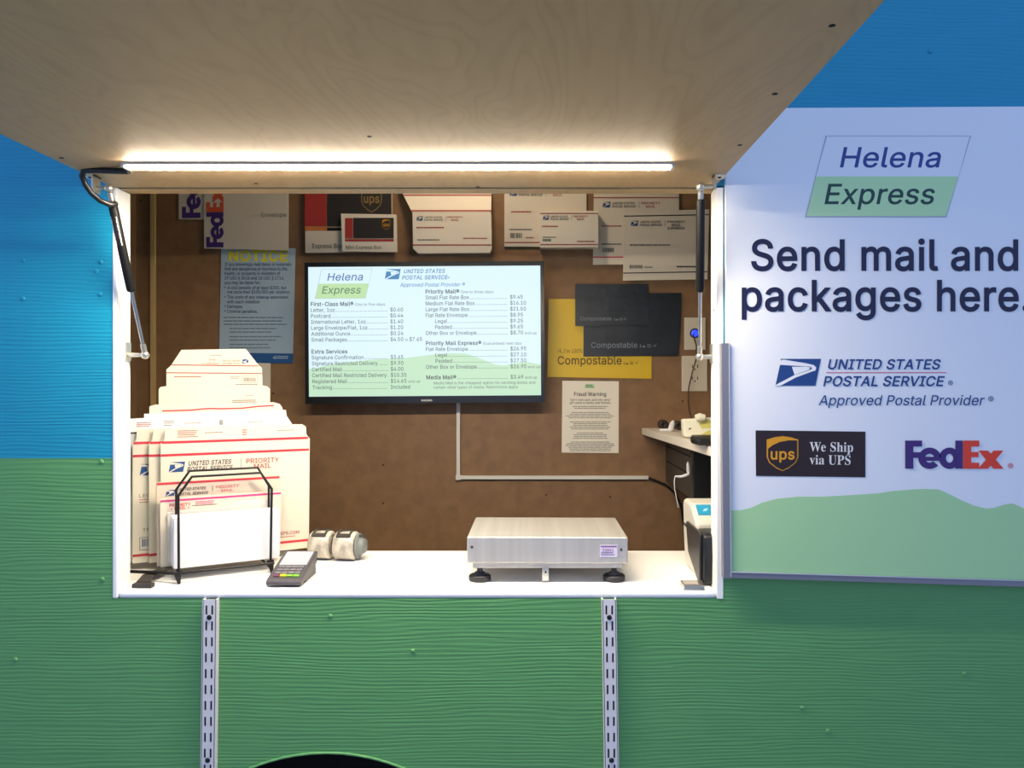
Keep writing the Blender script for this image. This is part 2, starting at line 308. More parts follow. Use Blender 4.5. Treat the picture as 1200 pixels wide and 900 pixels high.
# letter outlines (character, advance, then bezier points handle-point-handle in thousandths)
SANS = ''' 188|
!196|87,160,67,160,66,277;65,393,63,509,86,509;109,509,132,509,131,393;129,277,128,160,108,160|111,-4,98,-4,85,-4;75,0,66,9,57,18;52,28,52,41,52,53;57,64,66,73,75,82;85,86,98,86,111,86;121,82,130,73,139,64;143,53,143,41,143,28;139,18,130,9,121,0
$447|216,-74,202,-74,202,145;202,364,202,583,216,583;230,583,244,583,244,364;244,145,244,-74,230,-74|263,-9,224,-9,187,-9;155,-3,128,9,100,21;79,38,64,60,49,82;40,107,38,137,60,137;82,137,104,137,106,117;112,101,123,88,134,75;149,65,166,59,184,52;203,49,224,49,247,49;268,53,286,60,304,68;319,78,329,92,340,105;346,121,346,139,346,155;341,169,332,179,323,189;311,198,296,205,281,211;264,217,245,222,224,228;204,234,184,239,142,251;109,268,86,289,63,311;52,339,52,372,52,401;60,426,75,448,90,469;111,486,138,498,164,510;194,516,227,516,261,516;290,510,316,498,342,486;362,469,377,449,392,428;400,404,401,378,380,378;358,378,337,378,335,403;323,423,302,437,281,451;256,459,225,459,203,459;184,455,167,448,151,441;138,431,129,418,120,406;115,391,115,376,115,358;120,344,131,334,142,323;154,314,169,308,184,302;199,297,212,293,230,289;247,284,264,279,279,275;295,270,312,264,328,257;344,248,359,238,373,227;385,214,395,198,404,181;408,162,408,139,408,111;401,86,386,64,372,41;351,24,323,11,296,-2
%676|197,283,175,283,154,283;136,287,121,297,105,307;94,319,86,335,79,351;75,368,75,388,75,396;75,404,75,412,75,431;79,449,87,464,94,480;106,493,121,503,136,512;154,517,175,517,197,517;216,512,230,503,245,493;256,480,264,464,272,449;276,431,276,412,276,404;276,396,276,388,276,368;272,351,264,335,256,319;245,307,230,297,215,287|158,327,175,327,193,327;205,333,212,346,220,358;223,372,223,388,223,396;223,404,223,412,223,428;220,442,213,454,205,466;193,473,175,473,158,473;146,466,138,454,131,442;127,428,127,412,127,404;127,396,127,388,127,372;131,358,138,346,145,333|523,-10,501,-10,480,-10;461,-5,446,5,431,14;420,27,412,43,404,59;400,76,400,95,400,103;400,112,400,120,400,139;404,156,412,172,420,188;432,201,447,210,462,220;480,225,501,225,523,225;541,220,556,210,571,201;582,188,590,172,597,156;601,139,601,120,601,112;601,103,601,95,601,76;597,59,589,43,582,27;570,14,555,5,541,-5|484,35,501,35,518,35;530,41,538,53,545,65;549,79,549,95,549,103;549,112,549,120,549,136;545,150,538,162,531,174;519,180,501,180,484,180;472,174,464,162,457,150;453,136,453,120,453,112;453,103,453,95,453,79;456,65,464,53,471,41|152,0,132,0,249,170;366,339,482,509,501,509;521,509,540,509,424,339;307,170,191,0,171,0
'206|95,318,78,318,75,381;73,445,70,509,92,509;114,509,136,509,133,445;131,381,128,318,112,318
,188|53,-119,38,-119,48,-56;58,8,68,71,91,71;114,71,137,71,119,8;102,-56,84,-119,69,-119
-453|263,244,337,244,337,226;337,207,337,188,263,188;188,188,114,188,114,207;114,226,114,244,188,244
.188|108,-4,95,-4,83,-4;72,0,63,9,54,18;50,28,50,41,50,54;54,65,63,73,72,82;83,87,95,87,108,87;119,82,128,73,137,65;141,54,141,41,141,28;137,18,128,9,119,0
/249|216,533,235,533,180,330;126,127,71,-76,52,-76;33,-76,14,-76,69,127;124,330,178,533,197,533
0453|264,-7,227,-7,189,-7;157,3,130,24,103,45;83,74,69,113,55,152;48,199,48,254,48,309;55,356,69,395,83,434;104,464,130,484,157,505;189,516,227,516,264,516;296,505,323,484,350,464;370,434,384,395,398,356;405,309,405,254,405,199;398,152,384,113,370,74;350,45,323,24,297,3|202,50,227,50,252,50;273,58,290,74,308,90;321,113,330,144,339,174;344,211,344,254,344,297;339,334,330,365,321,395;308,419,290,435,273,451;252,460,227,460,202,460;180,451,163,435,146,419;132,395,123,365,114,334;109,297,109,254,109,211;114,174,123,144,132,113;146,90,163,74,180,58
1453|181,0,76,0,76,18;76,36,76,55,181,55;286,55,391,55,391,36;391,18,391,0,286,0|250,509,276,509,276,339;276,170,276,0,255,0;234,0,212,0,212,149;212,299,212,448,211,448;210,448,209,448,168,418;127,388,86,358,86,381;86,404,86,427,123,454;161,481,198,509,224,509
2453|172,0,64,0,64,16;64,32,64,47,121,108;177,168,234,229,254,249;270,267,282,282,295,298;304,313,311,327,317,341;320,356,320,371,320,390;316,405,308,419,299,432;288,442,273,449,259,456;242,460,224,460,204,460;187,456,172,447,158,439;147,428,139,413,131,399;127,382,127,362,107,362;86,362,66,362,66,392;72,419,86,442,100,465;119,483,143,496,167,509;194,516,225,516,255,516;282,509,306,497,329,484;348,467,361,445,374,424;381,399,381,372,381,354;378,335,371,318,364,300;353,280,336,259,319,237;296,211,267,180,229,140;191,100,153,60,153,59;153,58,153,57,231,57;310,57,389,57,389,38;389,19,389,0,281,0
3453|252,-7,218,-7,187,-7;158,-1,133,10,107,21;86,37,70,57,54,78;46,103,44,132,66,132;87,132,109,132,111,114;117,99,126,87,136,75;149,65,165,59,181,53;199,50,219,50,239,50;258,53,275,61,292,68;305,79,315,93,324,107;329,124,329,145,329,163;325,181,316,196,307,212;293,224,275,234,256,243;231,248,201,248,186,248;172,248,157,248,157,265;157,282,157,299,200,349;244,399,288,448,288,450;288,451,288,452,215,452;142,452,70,452,70,471;70,490,70,509,171,509;272,509,372,509,372,493;372,477,372,461,319,400;265,339,211,278,211,282;211,285,211,289,249,293;281,288,308,276,335,263;356,246,371,222,386,199;393,173,393,145,393,115;385,89,370,66,355,43;335,25,309,12,282,0
4453|164,105,40,105,40,123;40,141,40,158,109,275;178,392,247,509,268,509;289,509,311,509,243,394;176,280,109,166,109,165;109,164,109,163,210,163;312,163,413,163,413,144;413,125,413,105,289,105|302,0,282,0,282,40;282,81,282,121,282,130;282,138,282,146,282,203;282,260,282,318,302,318;322,318,343,318,343,212;343,106,343,0,322,0
5453|254,-7,221,-7,191,-7;164,-1,140,11,116,23;97,39,83,60,69,81;61,104,60,130,81,130;101,130,122,130,124,115;129,101,138,89,147,77;159,67,173,60,188,53;204,50,221,50,242,50;260,55,276,64,292,74;305,87,314,104,323,121;328,141,328,162,328,184;323,204,314,221,304,238;291,252,275,262,258,272;239,277,218,277,201,277;184,274,167,268,151,263;138,255,128,246,108,248;88,250,67,253,77,338;86,423,96,509,186,509;276,509,366,509,366,490;366,471,366,452,294,452;222,452,151,452,145,402;139,352,134,301,135,301;135,301,136,301,147,311;161,319,178,325,194,331;211,334,229,334,253,334;274,329,294,321,313,313;331,301,345,285,359,270;371,252,379,231,387,210;391,188,391,163,391,130;384,101,369,76,354,50;334,30,309,15,283,1
6453|258,-7,226,-7,195,-7;167,0,142,15,118,29;98,49,84,74,71,100;64,129,64,162,64,186;69,212,80,239,91,266;110,300,137,340,176,396;214,453,252,509,276,509;299,509,322,509,265,426;208,344,151,261,149,261;147,261,145,261,150,271;157,280,165,288,174,296;184,302,196,307,207,312;221,314,235,314,266,314;293,308,316,295,339,282;357,263,370,240,382,216;389,189,389,157,389,125;382,97,368,73,354,48;334,28,310,14,286,0|207,48,226,48,246,48;264,53,279,63,294,72;306,85,314,101,323,118;327,136,327,157,327,178;323,197,314,213,306,230;294,242,279,251,264,261;246,265,226,265,207,265;189,261,174,252,159,243;147,230,138,214,129,198;125,179,125,158,125,137;129,118,138,102,147,85;159,72,174,63,189,53
7453|120,0,97,0,172,149;248,299,323,448,323,450;323,451,323,452,236,452;149,452,62,452,62,471;62,490,62,509,172,509;281,509,391,509,391,489;391,469,391,449,315,299;240,150,165,0,142,0
8453|260,-7,226,-7,192,-7;162,-1,136,11,109,24;89,40,74,62,59,83;52,108,52,135,52,157;56,177,65,195,74,213;86,229,101,241,116,253;133,261,153,265,153,265;153,266,153,267,128,273;108,287,93,308,78,329;70,353,70,380,70,406;77,429,90,450,104,470;122,486,146,498,169,510;196,516,226,516,256,516;283,510,306,498,329,486;348,470,361,450,375,429;382,406,382,380,382,353;374,329,359,308,344,287;325,273,300,267,300,266;300,265,300,265,319,261;336,253,351,241,366,229;378,213,387,195,396,177;401,157,401,135,401,108;393,83,378,62,364,40;343,24,317,11,291,-1|204,49,226,49,249,49;268,53,285,60,301,68;314,78,323,91,332,105;337,121,337,139,337,158;332,174,322,189,313,203;300,214,283,223,266,231;247,235,226,235,205,235;186,231,169,223,152,214;139,203,130,189,120,174;115,158,115,139,115,121;120,105,129,91,138,78;151,68,167,60,184,53|208,290,226,290,244,290;260,293,274,300,288,307;299,318,307,330,315,343;319,358,319,376,319,393;315,407,308,420,300,433;289,443,275,449,261,456;245,460,226,460,208,460;191,456,177,449,163,443;152,433,145,420,137,407;133,393,133,376,133,358;137,343,145,330,152,318;163,307,178,300,192,293
9453|195,516,226,516,258,516;286,508,310,494,335,480;354,460,368,434,382,409;389,380,389,347,389,323;383,297,373,270,362,243;343,209,315,168,277,112;239,56,200,0,177,0;154,0,130,0,187,83;244,165,301,248,303,248;305,248,307,248,303,238;296,229,287,221,279,213;269,207,257,202,245,197;232,195,218,195,187,195;160,201,137,214,114,227;96,245,83,269,70,292;64,320,64,352,64,384;71,412,85,436,99,461;118,480,143,494,167,508|246,460,226,460,207,460;189,456,174,446,159,437;147,424,138,407,130,391;125,372,125,352,125,330;130,312,138,295,147,279;159,266,174,257,189,248;207,243,226,243,246,243;263,248,279,257,294,266;306,279,314,295,323,311;327,330,327,350,327,372;323,391,314,407,306,424;294,437,279,446,264,456
:188|108,-4,95,-4,83,-4;72,0,63,9,54,18;50,28,50,41,50,54;54,65,63,73,72,82;83,87,95,87,108,87;119,82,128,73,137,65;141,54,141,41,141,28;137,18,128,9,119,0|108,271,95,271,83,271;72,275,63,284,54,293;50,304,50,316,50,329;54,340,63,349,72,357;83,362,95,362,108,362;119,357,128,349,137,340;141,329,141,316,141,304;137,293,128,284,119,275
A480|39,0,16,0,78,170;140,339,201,509,226,509;251,509,276,509,338,339;401,170,463,0,440,0;418,0,395,0,359,101;323,202,287,302,281,321;273,344,264,372,255,400;245,435,232,478,236,478;241,478,245,478,233,435;222,399,213,371,204,343;196,320,191,302,155,202;120,101,85,0,62,0|197,142,110,142,110,161;110,180,110,199,197,199;283,199,370,199,370,180;370,161,370,142,283,142
B456|122,0,60,0,60,170;60,339,60,509,120,509;181,509,241,509,276,509;306,503,329,491,352,479;369,462,381,442,392,422;398,399,398,374,398,352;394,334,387,320,379,306;369,294,356,286,344,277;330,271,315,267,315,265;315,264,315,262,331,261;347,255,363,245,379,235;392,221,402,203,413,185;418,163,418,136,418,111;412,87,400,67,388,46;370,30,344,18,319,6;287,0,247,0,184,0|125,115,125,57,165,57;205,57,245,57,284,57;313,65,330,80,347,95;355,114,355,137,355,154;351,170,342,184,334,198;321,209,306,218,290,227;271,231,248,231,207,231;166,231,125,231,125,173|125,341,125,285,162,285;200,285,238,285,257,285;273,289,288,296,303,303;315,313,323,326,332,339;336,355,336,372,336,395;328,414,313,429,297,444;273,452,240,452,202,452;163,452,125,452,125,396
C510|293,-7,267,-7,223,-7;184,4,150,25,116,46;89,76,70,115,50,154;40,201,40,254,40,308;50,354,70,393,89,432;116,462,150,484,184,505;223,516,267,516,293,516;317,512,340,504,363,497;384,486,402,471,420,457;436,439,448,418,460,398;468,374,473,348,451,348;430,348,408,348,404,366;398,381,389,395,381,408;370,419,357,428,345,438;331,444,315,449,300,454;284,456,267,456,236,456;208,448,184,432,159,417;139,394,125,364,111,334;103,297,103,254,103,211;111,175,125,145,140,115;159,92,184,76,209,61;236,53,267,53,284,53;300,55,315,60,331,65;345,71,357,81,370,90;381,101,389,114,398,128;404,143,408,160,430,160;451,160,473,160,469,135;460,111,448,91,436,70;421,52,402,38,384,23;363,12,341,5,318,-3
D502|271,0,219,0,178,0;137,0,96,0,96,19;96,38,96,57,136,57;175,57,215,57,256,57;291,65,318,81,345,97;366,119,379,149,392,179;399,214,399,255,399,296;392,331,379,361,366,390;346,412,320,428,293,444;260,452,221,452,178,452;136,452,93,452,93,471;93,490,93,509,137,509;181,509,225,509,275,509;317,499,353,478,388,458;415,429,433,391,452,353;462,308,462,255,462,202;452,157,433,119,414,81;387,51,351,31,314,10|103,509,125,509,125,339;125,170,125,0,103,0;82,0,60,0,60,170;60,339,60,509,82,509
E419|165,0,60,0,60,170;60,339,60,509,164,509;268,509,372,509,372,490;372,471,372,452,290,452;207,452,125,452,125,396;125,341,125,286,202,286;278,286,355,286,355,267;355,248,355,229,278,229;202,229,125,229,125,172;125,114,125,57,208,57;292,57,375,57,375,38;375,19,375,0,270,0
F410|82,0,60,0,60,170;60,339,60,509,163,509;266,509,369,509,369,490;369,471,369,452,288,452;206,452,125,452,125,394;125,336,125,278,198,278;272,278,346,278,346,259;346,240,346,221,272,221;198,221,125,221,125,147;125,74,125,0,103,0
G520|309,-7,269,-7,223,-7;184,4,149,25,115,46;88,77,69,116,50,155;40,201,40,254,40,308;50,354,69,393,88,432;115,462,149,484,183,505;221,516,265,516,292,516;317,512,340,504,364,496;385,484,403,469,422,454;437,437,449,416,461,396;470,373,474,349,452,349;430,349,408,349,403,365;396,380,387,393,379,406;368,417,356,427,344,436;330,444,315,448,300,453;283,456,265,456,235,456;208,448,183,432,159,417;139,394,125,364,111,334;103,297,103,254,103,211;111,175,125,145,140,115;159,92,184,76,209,61;237,53,269,53,297,53;323,59,345,71,367,83;384,101,396,123,409,146;415,172,415,202,421,201;428,200,434,199,384,199;333,199,283,199,283,218;283,237,283,256,348,256;413,256,478,256,478,237;478,219,478,200,478,158;469,122,451,91,433,60;408,36,377,19,345,2
H517|82,0,60,0,60,170;60,339,60,509,82,509;103,509,125,509,125,435;125,362,125,289,214,289;303,289,392,289,392,362;392,435,392,509,414,509;435,509,457,509,457,339;457,170,457,0,435,0;414,0,392,0,392,77;392,155,392,232,303,232;214,232,125,232,125,155;125,77,125,0,103,0
I300|111,0,31,0,31,19;31,38,31,57,60,57;89,57,118,57,118,189;118,320,118,452,89,452;60,452,31,452,31,471;31,490,31,509,111,509;190,509,269,509,269,490;269,471,269,452,240,452;212,452,183,452,183,320;183,189,183,57,212,57;240,57,269,57,269,38;269,19,269,0,190,0
J396|230,-7,185,-7,140,-7;104,6,75,33,47,59;33,97,33,145,33,155;33,164,33,173,55,173;76,173,98,173,98,164;98,155,98,145,98,114;106,91,122,74,137,58;159,50,185,50,211,50;232,58,248,74,264,91;272,114,272,145,272,267;272,388,272,509,293,509;315,509,336,509,336,388;336,267,336,145,336,97;322,59,294,33,266,6
K467|146,189,104,145,104,169;104,193,104,216,116,232;128,247,139,261,151,275;162,290,174,303,187,317;199,331,212,344,262,399;313,454,364,509,392,509;420,509,448,509,376,431;304,353,231,276,230,276;229,276,228,276,187,233|82,0,60,0,60,170;60,339,60,509,82,509;103,509,125,509,125,451;125,392,125,334,124,298;124,261,124,225,124,214;124,204,125,193,125,129;125,64,125,0,103,0|398,0,372,0,311,86;249,173,188,259,201,276;215,293,228,309,302,206;375,103,449,0,423,0
L393|160,0,60,0,60,170;60,339,60,509,82,509;103,509,125,509,125,358;125,208,125,57,203,57;282,57,361,57,361,38;361,19,361,0,261,0
M628|81,0,60,0,60,170;60,339,60,509,91,509;121,509,152,509,193,402;235,294,277,187,280,180;284,170,287,159,291,148;295,136,299,123,303,110;307,97,311,84,315,71;319,59,322,49,317,49;312,49,307,49,310,59;314,70,318,83,322,95;326,108,330,121,334,134;338,147,342,158,346,170;349,179,352,187,394,294;435,402,476,509,507,509;537,509,568,509,568,339;568,170,568,0,547,0;525,0,504,0,504,97;504,194,504,291,504,302;504,314,504,327,505,340;505,354,505,369,505,383;506,398,506,413,506,428;507,443,507,457,509,457;511,457,513,457,508,441;503,426,498,409,492,393;487,378,482,363,477,348;472,334,467,322,463,309;459,299,456,291,418,194;380,97,342,0,323,0;305,0,286,0,248,97;209,194,170,291,167,299;163,309,159,321,155,333;150,346,145,361,140,376;135,391,129,408,124,424;118,441,112,457,114,457;117,457,119,457,119,444;120,431,120,416,120,401;121,387,121,372,121,357;121,342,122,328,122,315;122,302,122,291,122,194;122,97,122,0,101,0
N523|82,0,60,0,60,170;60,339,60,509,85,509;111,509,136,509,205,400;274,291,343,183,349,174;355,164,363,151,370,138;379,123,388,107,396,90;405,73,414,55,411,55;408,54,405,54,403,72;401,90,401,108,400,126;399,142,399,157,399,172;399,185,399,195,399,300;399,404,399,509,420,509;442,509,463,509,463,339;463,170,463,0,438,0;412,0,387,0,325,97;264,193,202,290,194,303;186,316,177,331,169,345;159,362,148,381,137,400;123,424,108,452,111,453;115,453,119,454,120,428;121,405,122,384,123,362;124,344,124,328,125,312;125,300,125,291,125,194;125,97,125,0,103,0
O533|311,-7,267,-7,223,-7;184,4,150,25,116,46;90,76,70,115,50,154;40,201,40,254,40,308;50,354,70,393,90,432;116,462,150,484,184,505;223,516,267,516,311,516;350,505,384,484,418,462;444,432,464,393,483,354;493,308,493,254,493,201;483,154,464,115,444,76;418,46,384,25,350,4|236,53,267,53,297,53;325,61,349,76,374,91;394,114,408,144,423,174;430,211,430,254,430,298;423,335,408,365,394,395;374,417,349,433,325,448;297,456,267,456,236,456;209,448,184,433,159,417;140,394,125,364,111,334;103,297,103,254,103,211;111,174,125,144,140,114;159,92,184,76,209,61
P445|82,0,60,0,60,170;60,339,60,509,118,509;177,509,235,509,274,509;307,502,332,487,358,473;377,454,390,430,402,405;409,378,409,348,409,317;402,290,390,265,377,241;358,222,332,207,307,193;274,186,235,186,193,186;151,186,109,186,109,205;109,224,109,242,150,242;191,242,233,242,259,242;281,247,297,256,313,265;325,278,333,294,341,310;344,328,344,348,344,368;341,386,333,402,325,417;313,430,297,439,280,448;259,452,232,452,196,452;160,452,125,452,125,301;125,151,125,0,103,0
Q533|274,121,245,159,268,159;290,159,313,159,332,134;351,109,369,85,374,78;379,71,384,65,412,27;440,-10,468,-48,446,-48;423,-48,401,-48,382,-23;364,2,346,27,341,33;336,39,331,46,302,84|311,-7,267,-7,223,-7;184,4,150,25,116,46;90,76,70,115,50,154;40,201,40,254,40,308;50,354,70,393,90,432;116,462,150,484,184,505;223,516,267,516,311,516;350,505,384,484,418,462;444,432,464,393,483,354;493,308,493,254,493,201;483,154,464,115,444,76;418,46,384,25,350,4|236,53,267,53,297,53;325,61,349,76,374,91;394,114,408,144,423,174;430,211,430,254,430,298;423,335,408,365,394,395;374,417,349,433,325,448;297,456,267,456,236,456;209,448,184,433,159,417;140,394,125,364,111,334;103,297,103,254,103,211;111,174,125,144,140,114;159,92,184,76,209,61
R449|82,0,60,0,60,170;60,339,60,509,119,509;177,509,236,509,275,509;307,502,333,489,359,475;378,457,390,433,403,410;409,382,409,352,409,321;403,295,390,271,378,248;359,230,333,217,307,204;275,198,236,198,189,198;143,198,96,198,96,217;96,236,96,255,142,255;188,255,234,255,260,255;281,259,298,267,314,275;326,286,334,300,341,315;345,332,345,352,345,372;341,390,334,405,326,420;314,431,298,440,281,448;259,452,233,452,197,452;161,452,125,452,125,301;125,151,125,0,103,0|378,0,353,0,312,76;271,153,230,229,254,229;279,229,303,229,344,153;386,76,428,0,403,0
S447|263,-9,224,-9,187,-9;155,-3,128,9,100,21;79,38,64,60,49,82;40,107,38,137,60,137;82,137,104,137,106,117;112,101,123,88,134,75;149,65,166,59,184,52;203,49,224,49,247,49;268,53,286,60,304,68;319,78,329,92,340,105;346,121,346,139,346,155;341,169,332,179,323,189;311,198,296,205,281,211;264,217,245,222,224,228;204,234,184,239,142,251;109,268,86,289,63,311;52,339,52,372,52,401;60,426,75,448,90,469;111,486,138,498,164,510;194,516,227,516,261,516;290,510,316,498,342,486;362,469,377,449,392,428;400,404,401,378,380,378;358,378,337,378,335,403;323,423,302,437,281,451;256,459,225,459,203,459;184,455,167,448,151,441;138,431,129,418,120,406;115,391,115,376,115,358;120,344,131,334,142,323;154,314,169,308,184,302;199,297,212,293,230,289;247,284,264,279,279,275;295,270,312,264,328,257;344,248,359,238,373,227;385,214,395,198,404,181;408,162,408,139,408,111;401,86,386,64,372,41;351,24,323,11,296,-2
T449|85,452,32,452,32,471;32,490,32,509,160,509;288,509,417,509,417,490;417,471,417,452,363,452;310,452,257,452,257,301;257,151,257,0,235,0;214,0,193,0,193,151;193,301,193,452,139,452
U517|299,-8,259,-8,219,-8;184,0,154,15,124,31;101,53,85,80,68,107;60,138,60,173,60,285;60,397,60,509,81,509;103,509,124,509,124,399;124,288,124,178,124,154;130,132,141,113,152,94;167,79,187,68,207,57;231,52,259,52,287,52;311,57,331,68,351,79;366,94,377,113,387,132;393,154,393,178,393,288;393,399,393,509,414,509;436,509,457,509,457,397;457,285,457,173,457,138;449,107,433,80,416,53;393,31,363,15,334,0
V480|229,0,204,0,141,170;79,339,16,509,39,509;62,509,84,509,120,408;156,307,192,206,198,189;206,166,215,137,224,109;235,73,248,31,243,31;239,31,235,31,247,74;258,110,267,138,276,166;284,189,290,206,325,307;360,408,395,509,417,509;440,509,463,509,401,339;340,170,278,0,253,0
W686|180,0,155,0,109,170;63,339,16,509,38,509;60,509,82,509,109,404;136,300,163,196,168,179;172,163,175,145,179,128;183,111,187,94,190,76;194,58,197,40,194,40;192,40,189,40,193,58;196,76,200,94,203,111;207,128,211,145,215,163;220,179,224,196,251,300;279,404,306,509,331,509;355,509,380,509,407,404;434,300,462,196,466,179;470,163,474,145,478,128;482,111,486,94,490,76;494,58,497,40,494,40;491,40,488,40,492,58;495,76,499,94,502,111;506,128,510,145,515,163;519,179,523,196,550,300;576,404,603,509,625,509;647,509,670,509,623,339;577,170,530,0,505,0;480,0,455,0,426,108;397,215,368,323,362,344;357,367,351,391,346,416;341,444,336,475,341,475;345,475,350,475,345,445;340,419,335,395,330,371;324,347,318,323,289,215;260,108,230,0,205,0
X474|43,0,18,0,84,95;151,190,217,284,217,268;217,252,217,236,155,327;92,418,29,509,54,509;79,509,104,509,129,473;153,437,178,400,188,385;197,372,204,361,211,350;217,340,223,329,229,318;236,306,243,292,240,292;236,292,232,292,239,306;246,318,252,329,258,339;264,350,272,361,279,372;288,385,298,400,323,437;348,473,374,509,398,509;422,509,446,509,384,419;321,329,259,239,259,255;259,271,259,287,324,191;390,96,456,0,431,0;406,0,382,0,352,43;322,86,292,129,283,143;275,155,268,165,262,175;256,185,250,195,244,206;238,217,230,231,235,231;240,231,244,231,238,218;231,207,225,196,219,186;213,176,206,166,199,155;191,143,182,129,152,86;122,43,91,0,67,0
Y472|225,0,203,0,203,69;203,139,203,208,141,308;79,409,16,509,41,509;66,509,91,509,125,454;159,399,192,344,203,326;213,309,222,292,231,275;240,255,250,230,241,230;232,230,224,230,233,255;242,276,251,293,260,310;270,327,280,344,314,399;347,454,381,509,406,509;430,509,455,509,393,409;330,308,268,208,268,139;268,69,268,0,247,0
Z438|161,0,42,0,42,15;42,31,42,46,119,159;196,272,273,385,284,400;295,415,306,431,318,446;329,461,341,476,343,469;346,461,348,454,327,453;306,453,285,452,264,452;244,452,223,452,162,452;101,452,40,452,40,471;40,490,40,509,159,509;278,509,397,509,397,493;397,477,397,462,321,351;245,240,169,129,158,113;146,97,134,81,122,65;110,49,97,33,95,40;93,47,90,54,111,55;132,56,152,57,173,57;193,57,214,57,276,57;338,57,399,57,399,38;399,19,399,0,280,0
a389|182,-9,160,-9,136,-9;114,-4,94,5,75,14;59,27,48,45,36,62;30,83,30,108,30,130;35,147,43,161,52,175;63,185,78,193,92,201;108,207,125,211,143,215;160,218,178,220,201,223;219,225,234,227,248,228;258,231,265,235,272,239;276,245,276,255,276,255;276,256,276,257,276,272;273,286,267,297,261,308;252,316,240,322,228,328;213,331,196,331,178,331;162,328,149,322,136,317;126,309,118,301,110,292;104,283,100,274,80,280;61,285,41,291,50,314;62,332,79,346,95,360;113,369,133,375,153,381;173,384,194,384,208,384;223,383,239,379,255,376;271,370,286,360,301,351;313,338,322,320,332,303;337,280,337,251,337,168;337,84,337,0,317,0;297,0,277,0,277,17;277,35,277,52,275,52;274,52,272,52,268,43;261,34,252,25,243,15;230,7,215,1,200,-5|155,45,170,45,193,45;212,50,228,59,243,68;255,79,263,93,271,107;276,122,276,138,276,155;276,173,276,190,273,187;268,184,259,182,251,180;242,178,231,176,221,174;210,172,200,171,190,170;182,169,175,168,161,166;147,163,134,159,121,154;111,148,103,139,96,131;92,119,92,105,92,92;95,81,102,72,109,63;118,57,130,52,142,48
b424|261,-8,229,-8,206,-8;187,-4,172,4,158,12;146,21,138,31,129,42;123,51,118,59,116,59;114,59,112,59,112,39;112,20,112,0,92,0;72,0,53,0,53,170;53,339,53,509,73,509;93,509,114,509,114,446;114,382,114,319,115,319;117,319,118,319,123,327;129,336,137,346,145,356;157,365,171,373,186,381;205,384,229,384,261,384;289,376,313,361,337,345;356,322,370,293,383,263;390,229,390,189,390,149;383,114,370,84,356,55;337,32,313,16,289,0|197,47,220,47,244,47;263,53,279,66,295,78;308,95,316,117,324,138;328,162,328,189,328,216;324,240,316,261,308,282;296,299,280,311,264,324;244,330,220,330,197,330;177,324,161,312,145,300;133,284,125,263,117,242;113,217,113,189,113,161;117,136,125,115,133,94;146,77,162,65,178,53
c396|226,-8,207,-8,173,-8;143,0,117,16,91,33;71,56,56,85,41,114;34,149,34,187,34,227;41,262,56,291,71,321;91,343,117,360,143,376;173,384,207,384,226,384;243,382,260,377,276,372;292,365,305,356,319,347;330,335,340,322,350,309;357,294,362,277,342,272;322,267,303,262,300,272;296,281,290,289,285,297;278,305,270,311,262,317;253,322,242,325,232,328;220,330,207,330,182,330;161,323,145,310,129,297;116,280,108,258,100,237;96,213,96,187,96,162;100,139,108,117,116,96;129,79,145,66,161,53;182,46,207,46,220,46;232,48,243,52,253,55;263,60,271,66,279,72;286,80,292,89,297,97;301,107,304,117,324,112;343,107,363,102,358,85;351,70,341,56,332,43;320,31,306,21,293,12;277,4,261,-1,244,-6
d424|219,-8,195,-8,164,-8;136,0,111,16,87,32;68,55,55,84,41,114;34,149,34,189,34,229;41,263,55,293,69,322;88,345,112,361,136,376;164,384,196,384,219,384;238,381,253,373,268,365;279,356,287,346,296,336;302,327,306,319,308,319;309,319,311,319,311,382;311,446,311,509,331,509;351,509,372,509,372,339;372,170,372,0,352,0;332,0,313,0,313,20;313,39,313,59,311,59;309,59,307,59,302,51;295,42,287,31,278,21;267,12,252,4,238,-4|181,47,205,47,227,47;247,53,263,65,279,77;291,94,299,115,308,136;312,161,312,189,312,217;308,242,300,263,292,284;279,300,263,312,247,324;228,330,205,330,181,330;161,324,145,311,129,299;116,282,108,261,100,240;96,216,96,189,96,162;100,138,109,117,117,95;129,78,145,66,161,53
e404|238,-8,212,-8,175,-8;143,0,117,16,90,33;70,56,56,85,41,114;34,148,34,187,34,226;41,260,55,290,69,319;89,343,115,359,141,376;171,384,205,384,226,384;246,381,266,374,285,367;303,356,319,341,335,326;348,306,357,282,366,258;371,228,371,194,371,186;371,178,371,169,272,169;174,169,75,169,75,187;75,204,75,221,163,221;250,221,338,221,329,215;319,208,310,202,310,227;306,249,298,269,290,288;278,303,263,314,247,325;228,330,205,330,182,330;163,325,146,313,130,302;118,288,109,270,100,251;96,232,96,211,96,200;96,189,96,178,96,150;101,126,110,106,120,87;134,72,151,61,168,51;189,46,212,46,228,46;241,48,254,53,266,57;277,64,285,73,294,82;301,93,306,105,325,101;345,96,365,91,359,71;349,54,335,39,321,24;303,13,283,4,262,-4
f254|154,379,228,379,228,362;228,344,228,327,154,327;80,327,6,327,6,344;6,362,6,379,80,379|101,0,81,0,81,144;81,288,81,432,81,453;86,471,96,486,106,500;119,511,135,519,152,526;169,530,187,530,201,530;213,529,222,527,232,525;238,523,243,521,238,503;233,486,227,468,224,470;220,471,215,472,210,473;203,474,195,474,176,474;163,469,154,460,146,451;142,437,142,419,142,279;142,140,142,0,121,0
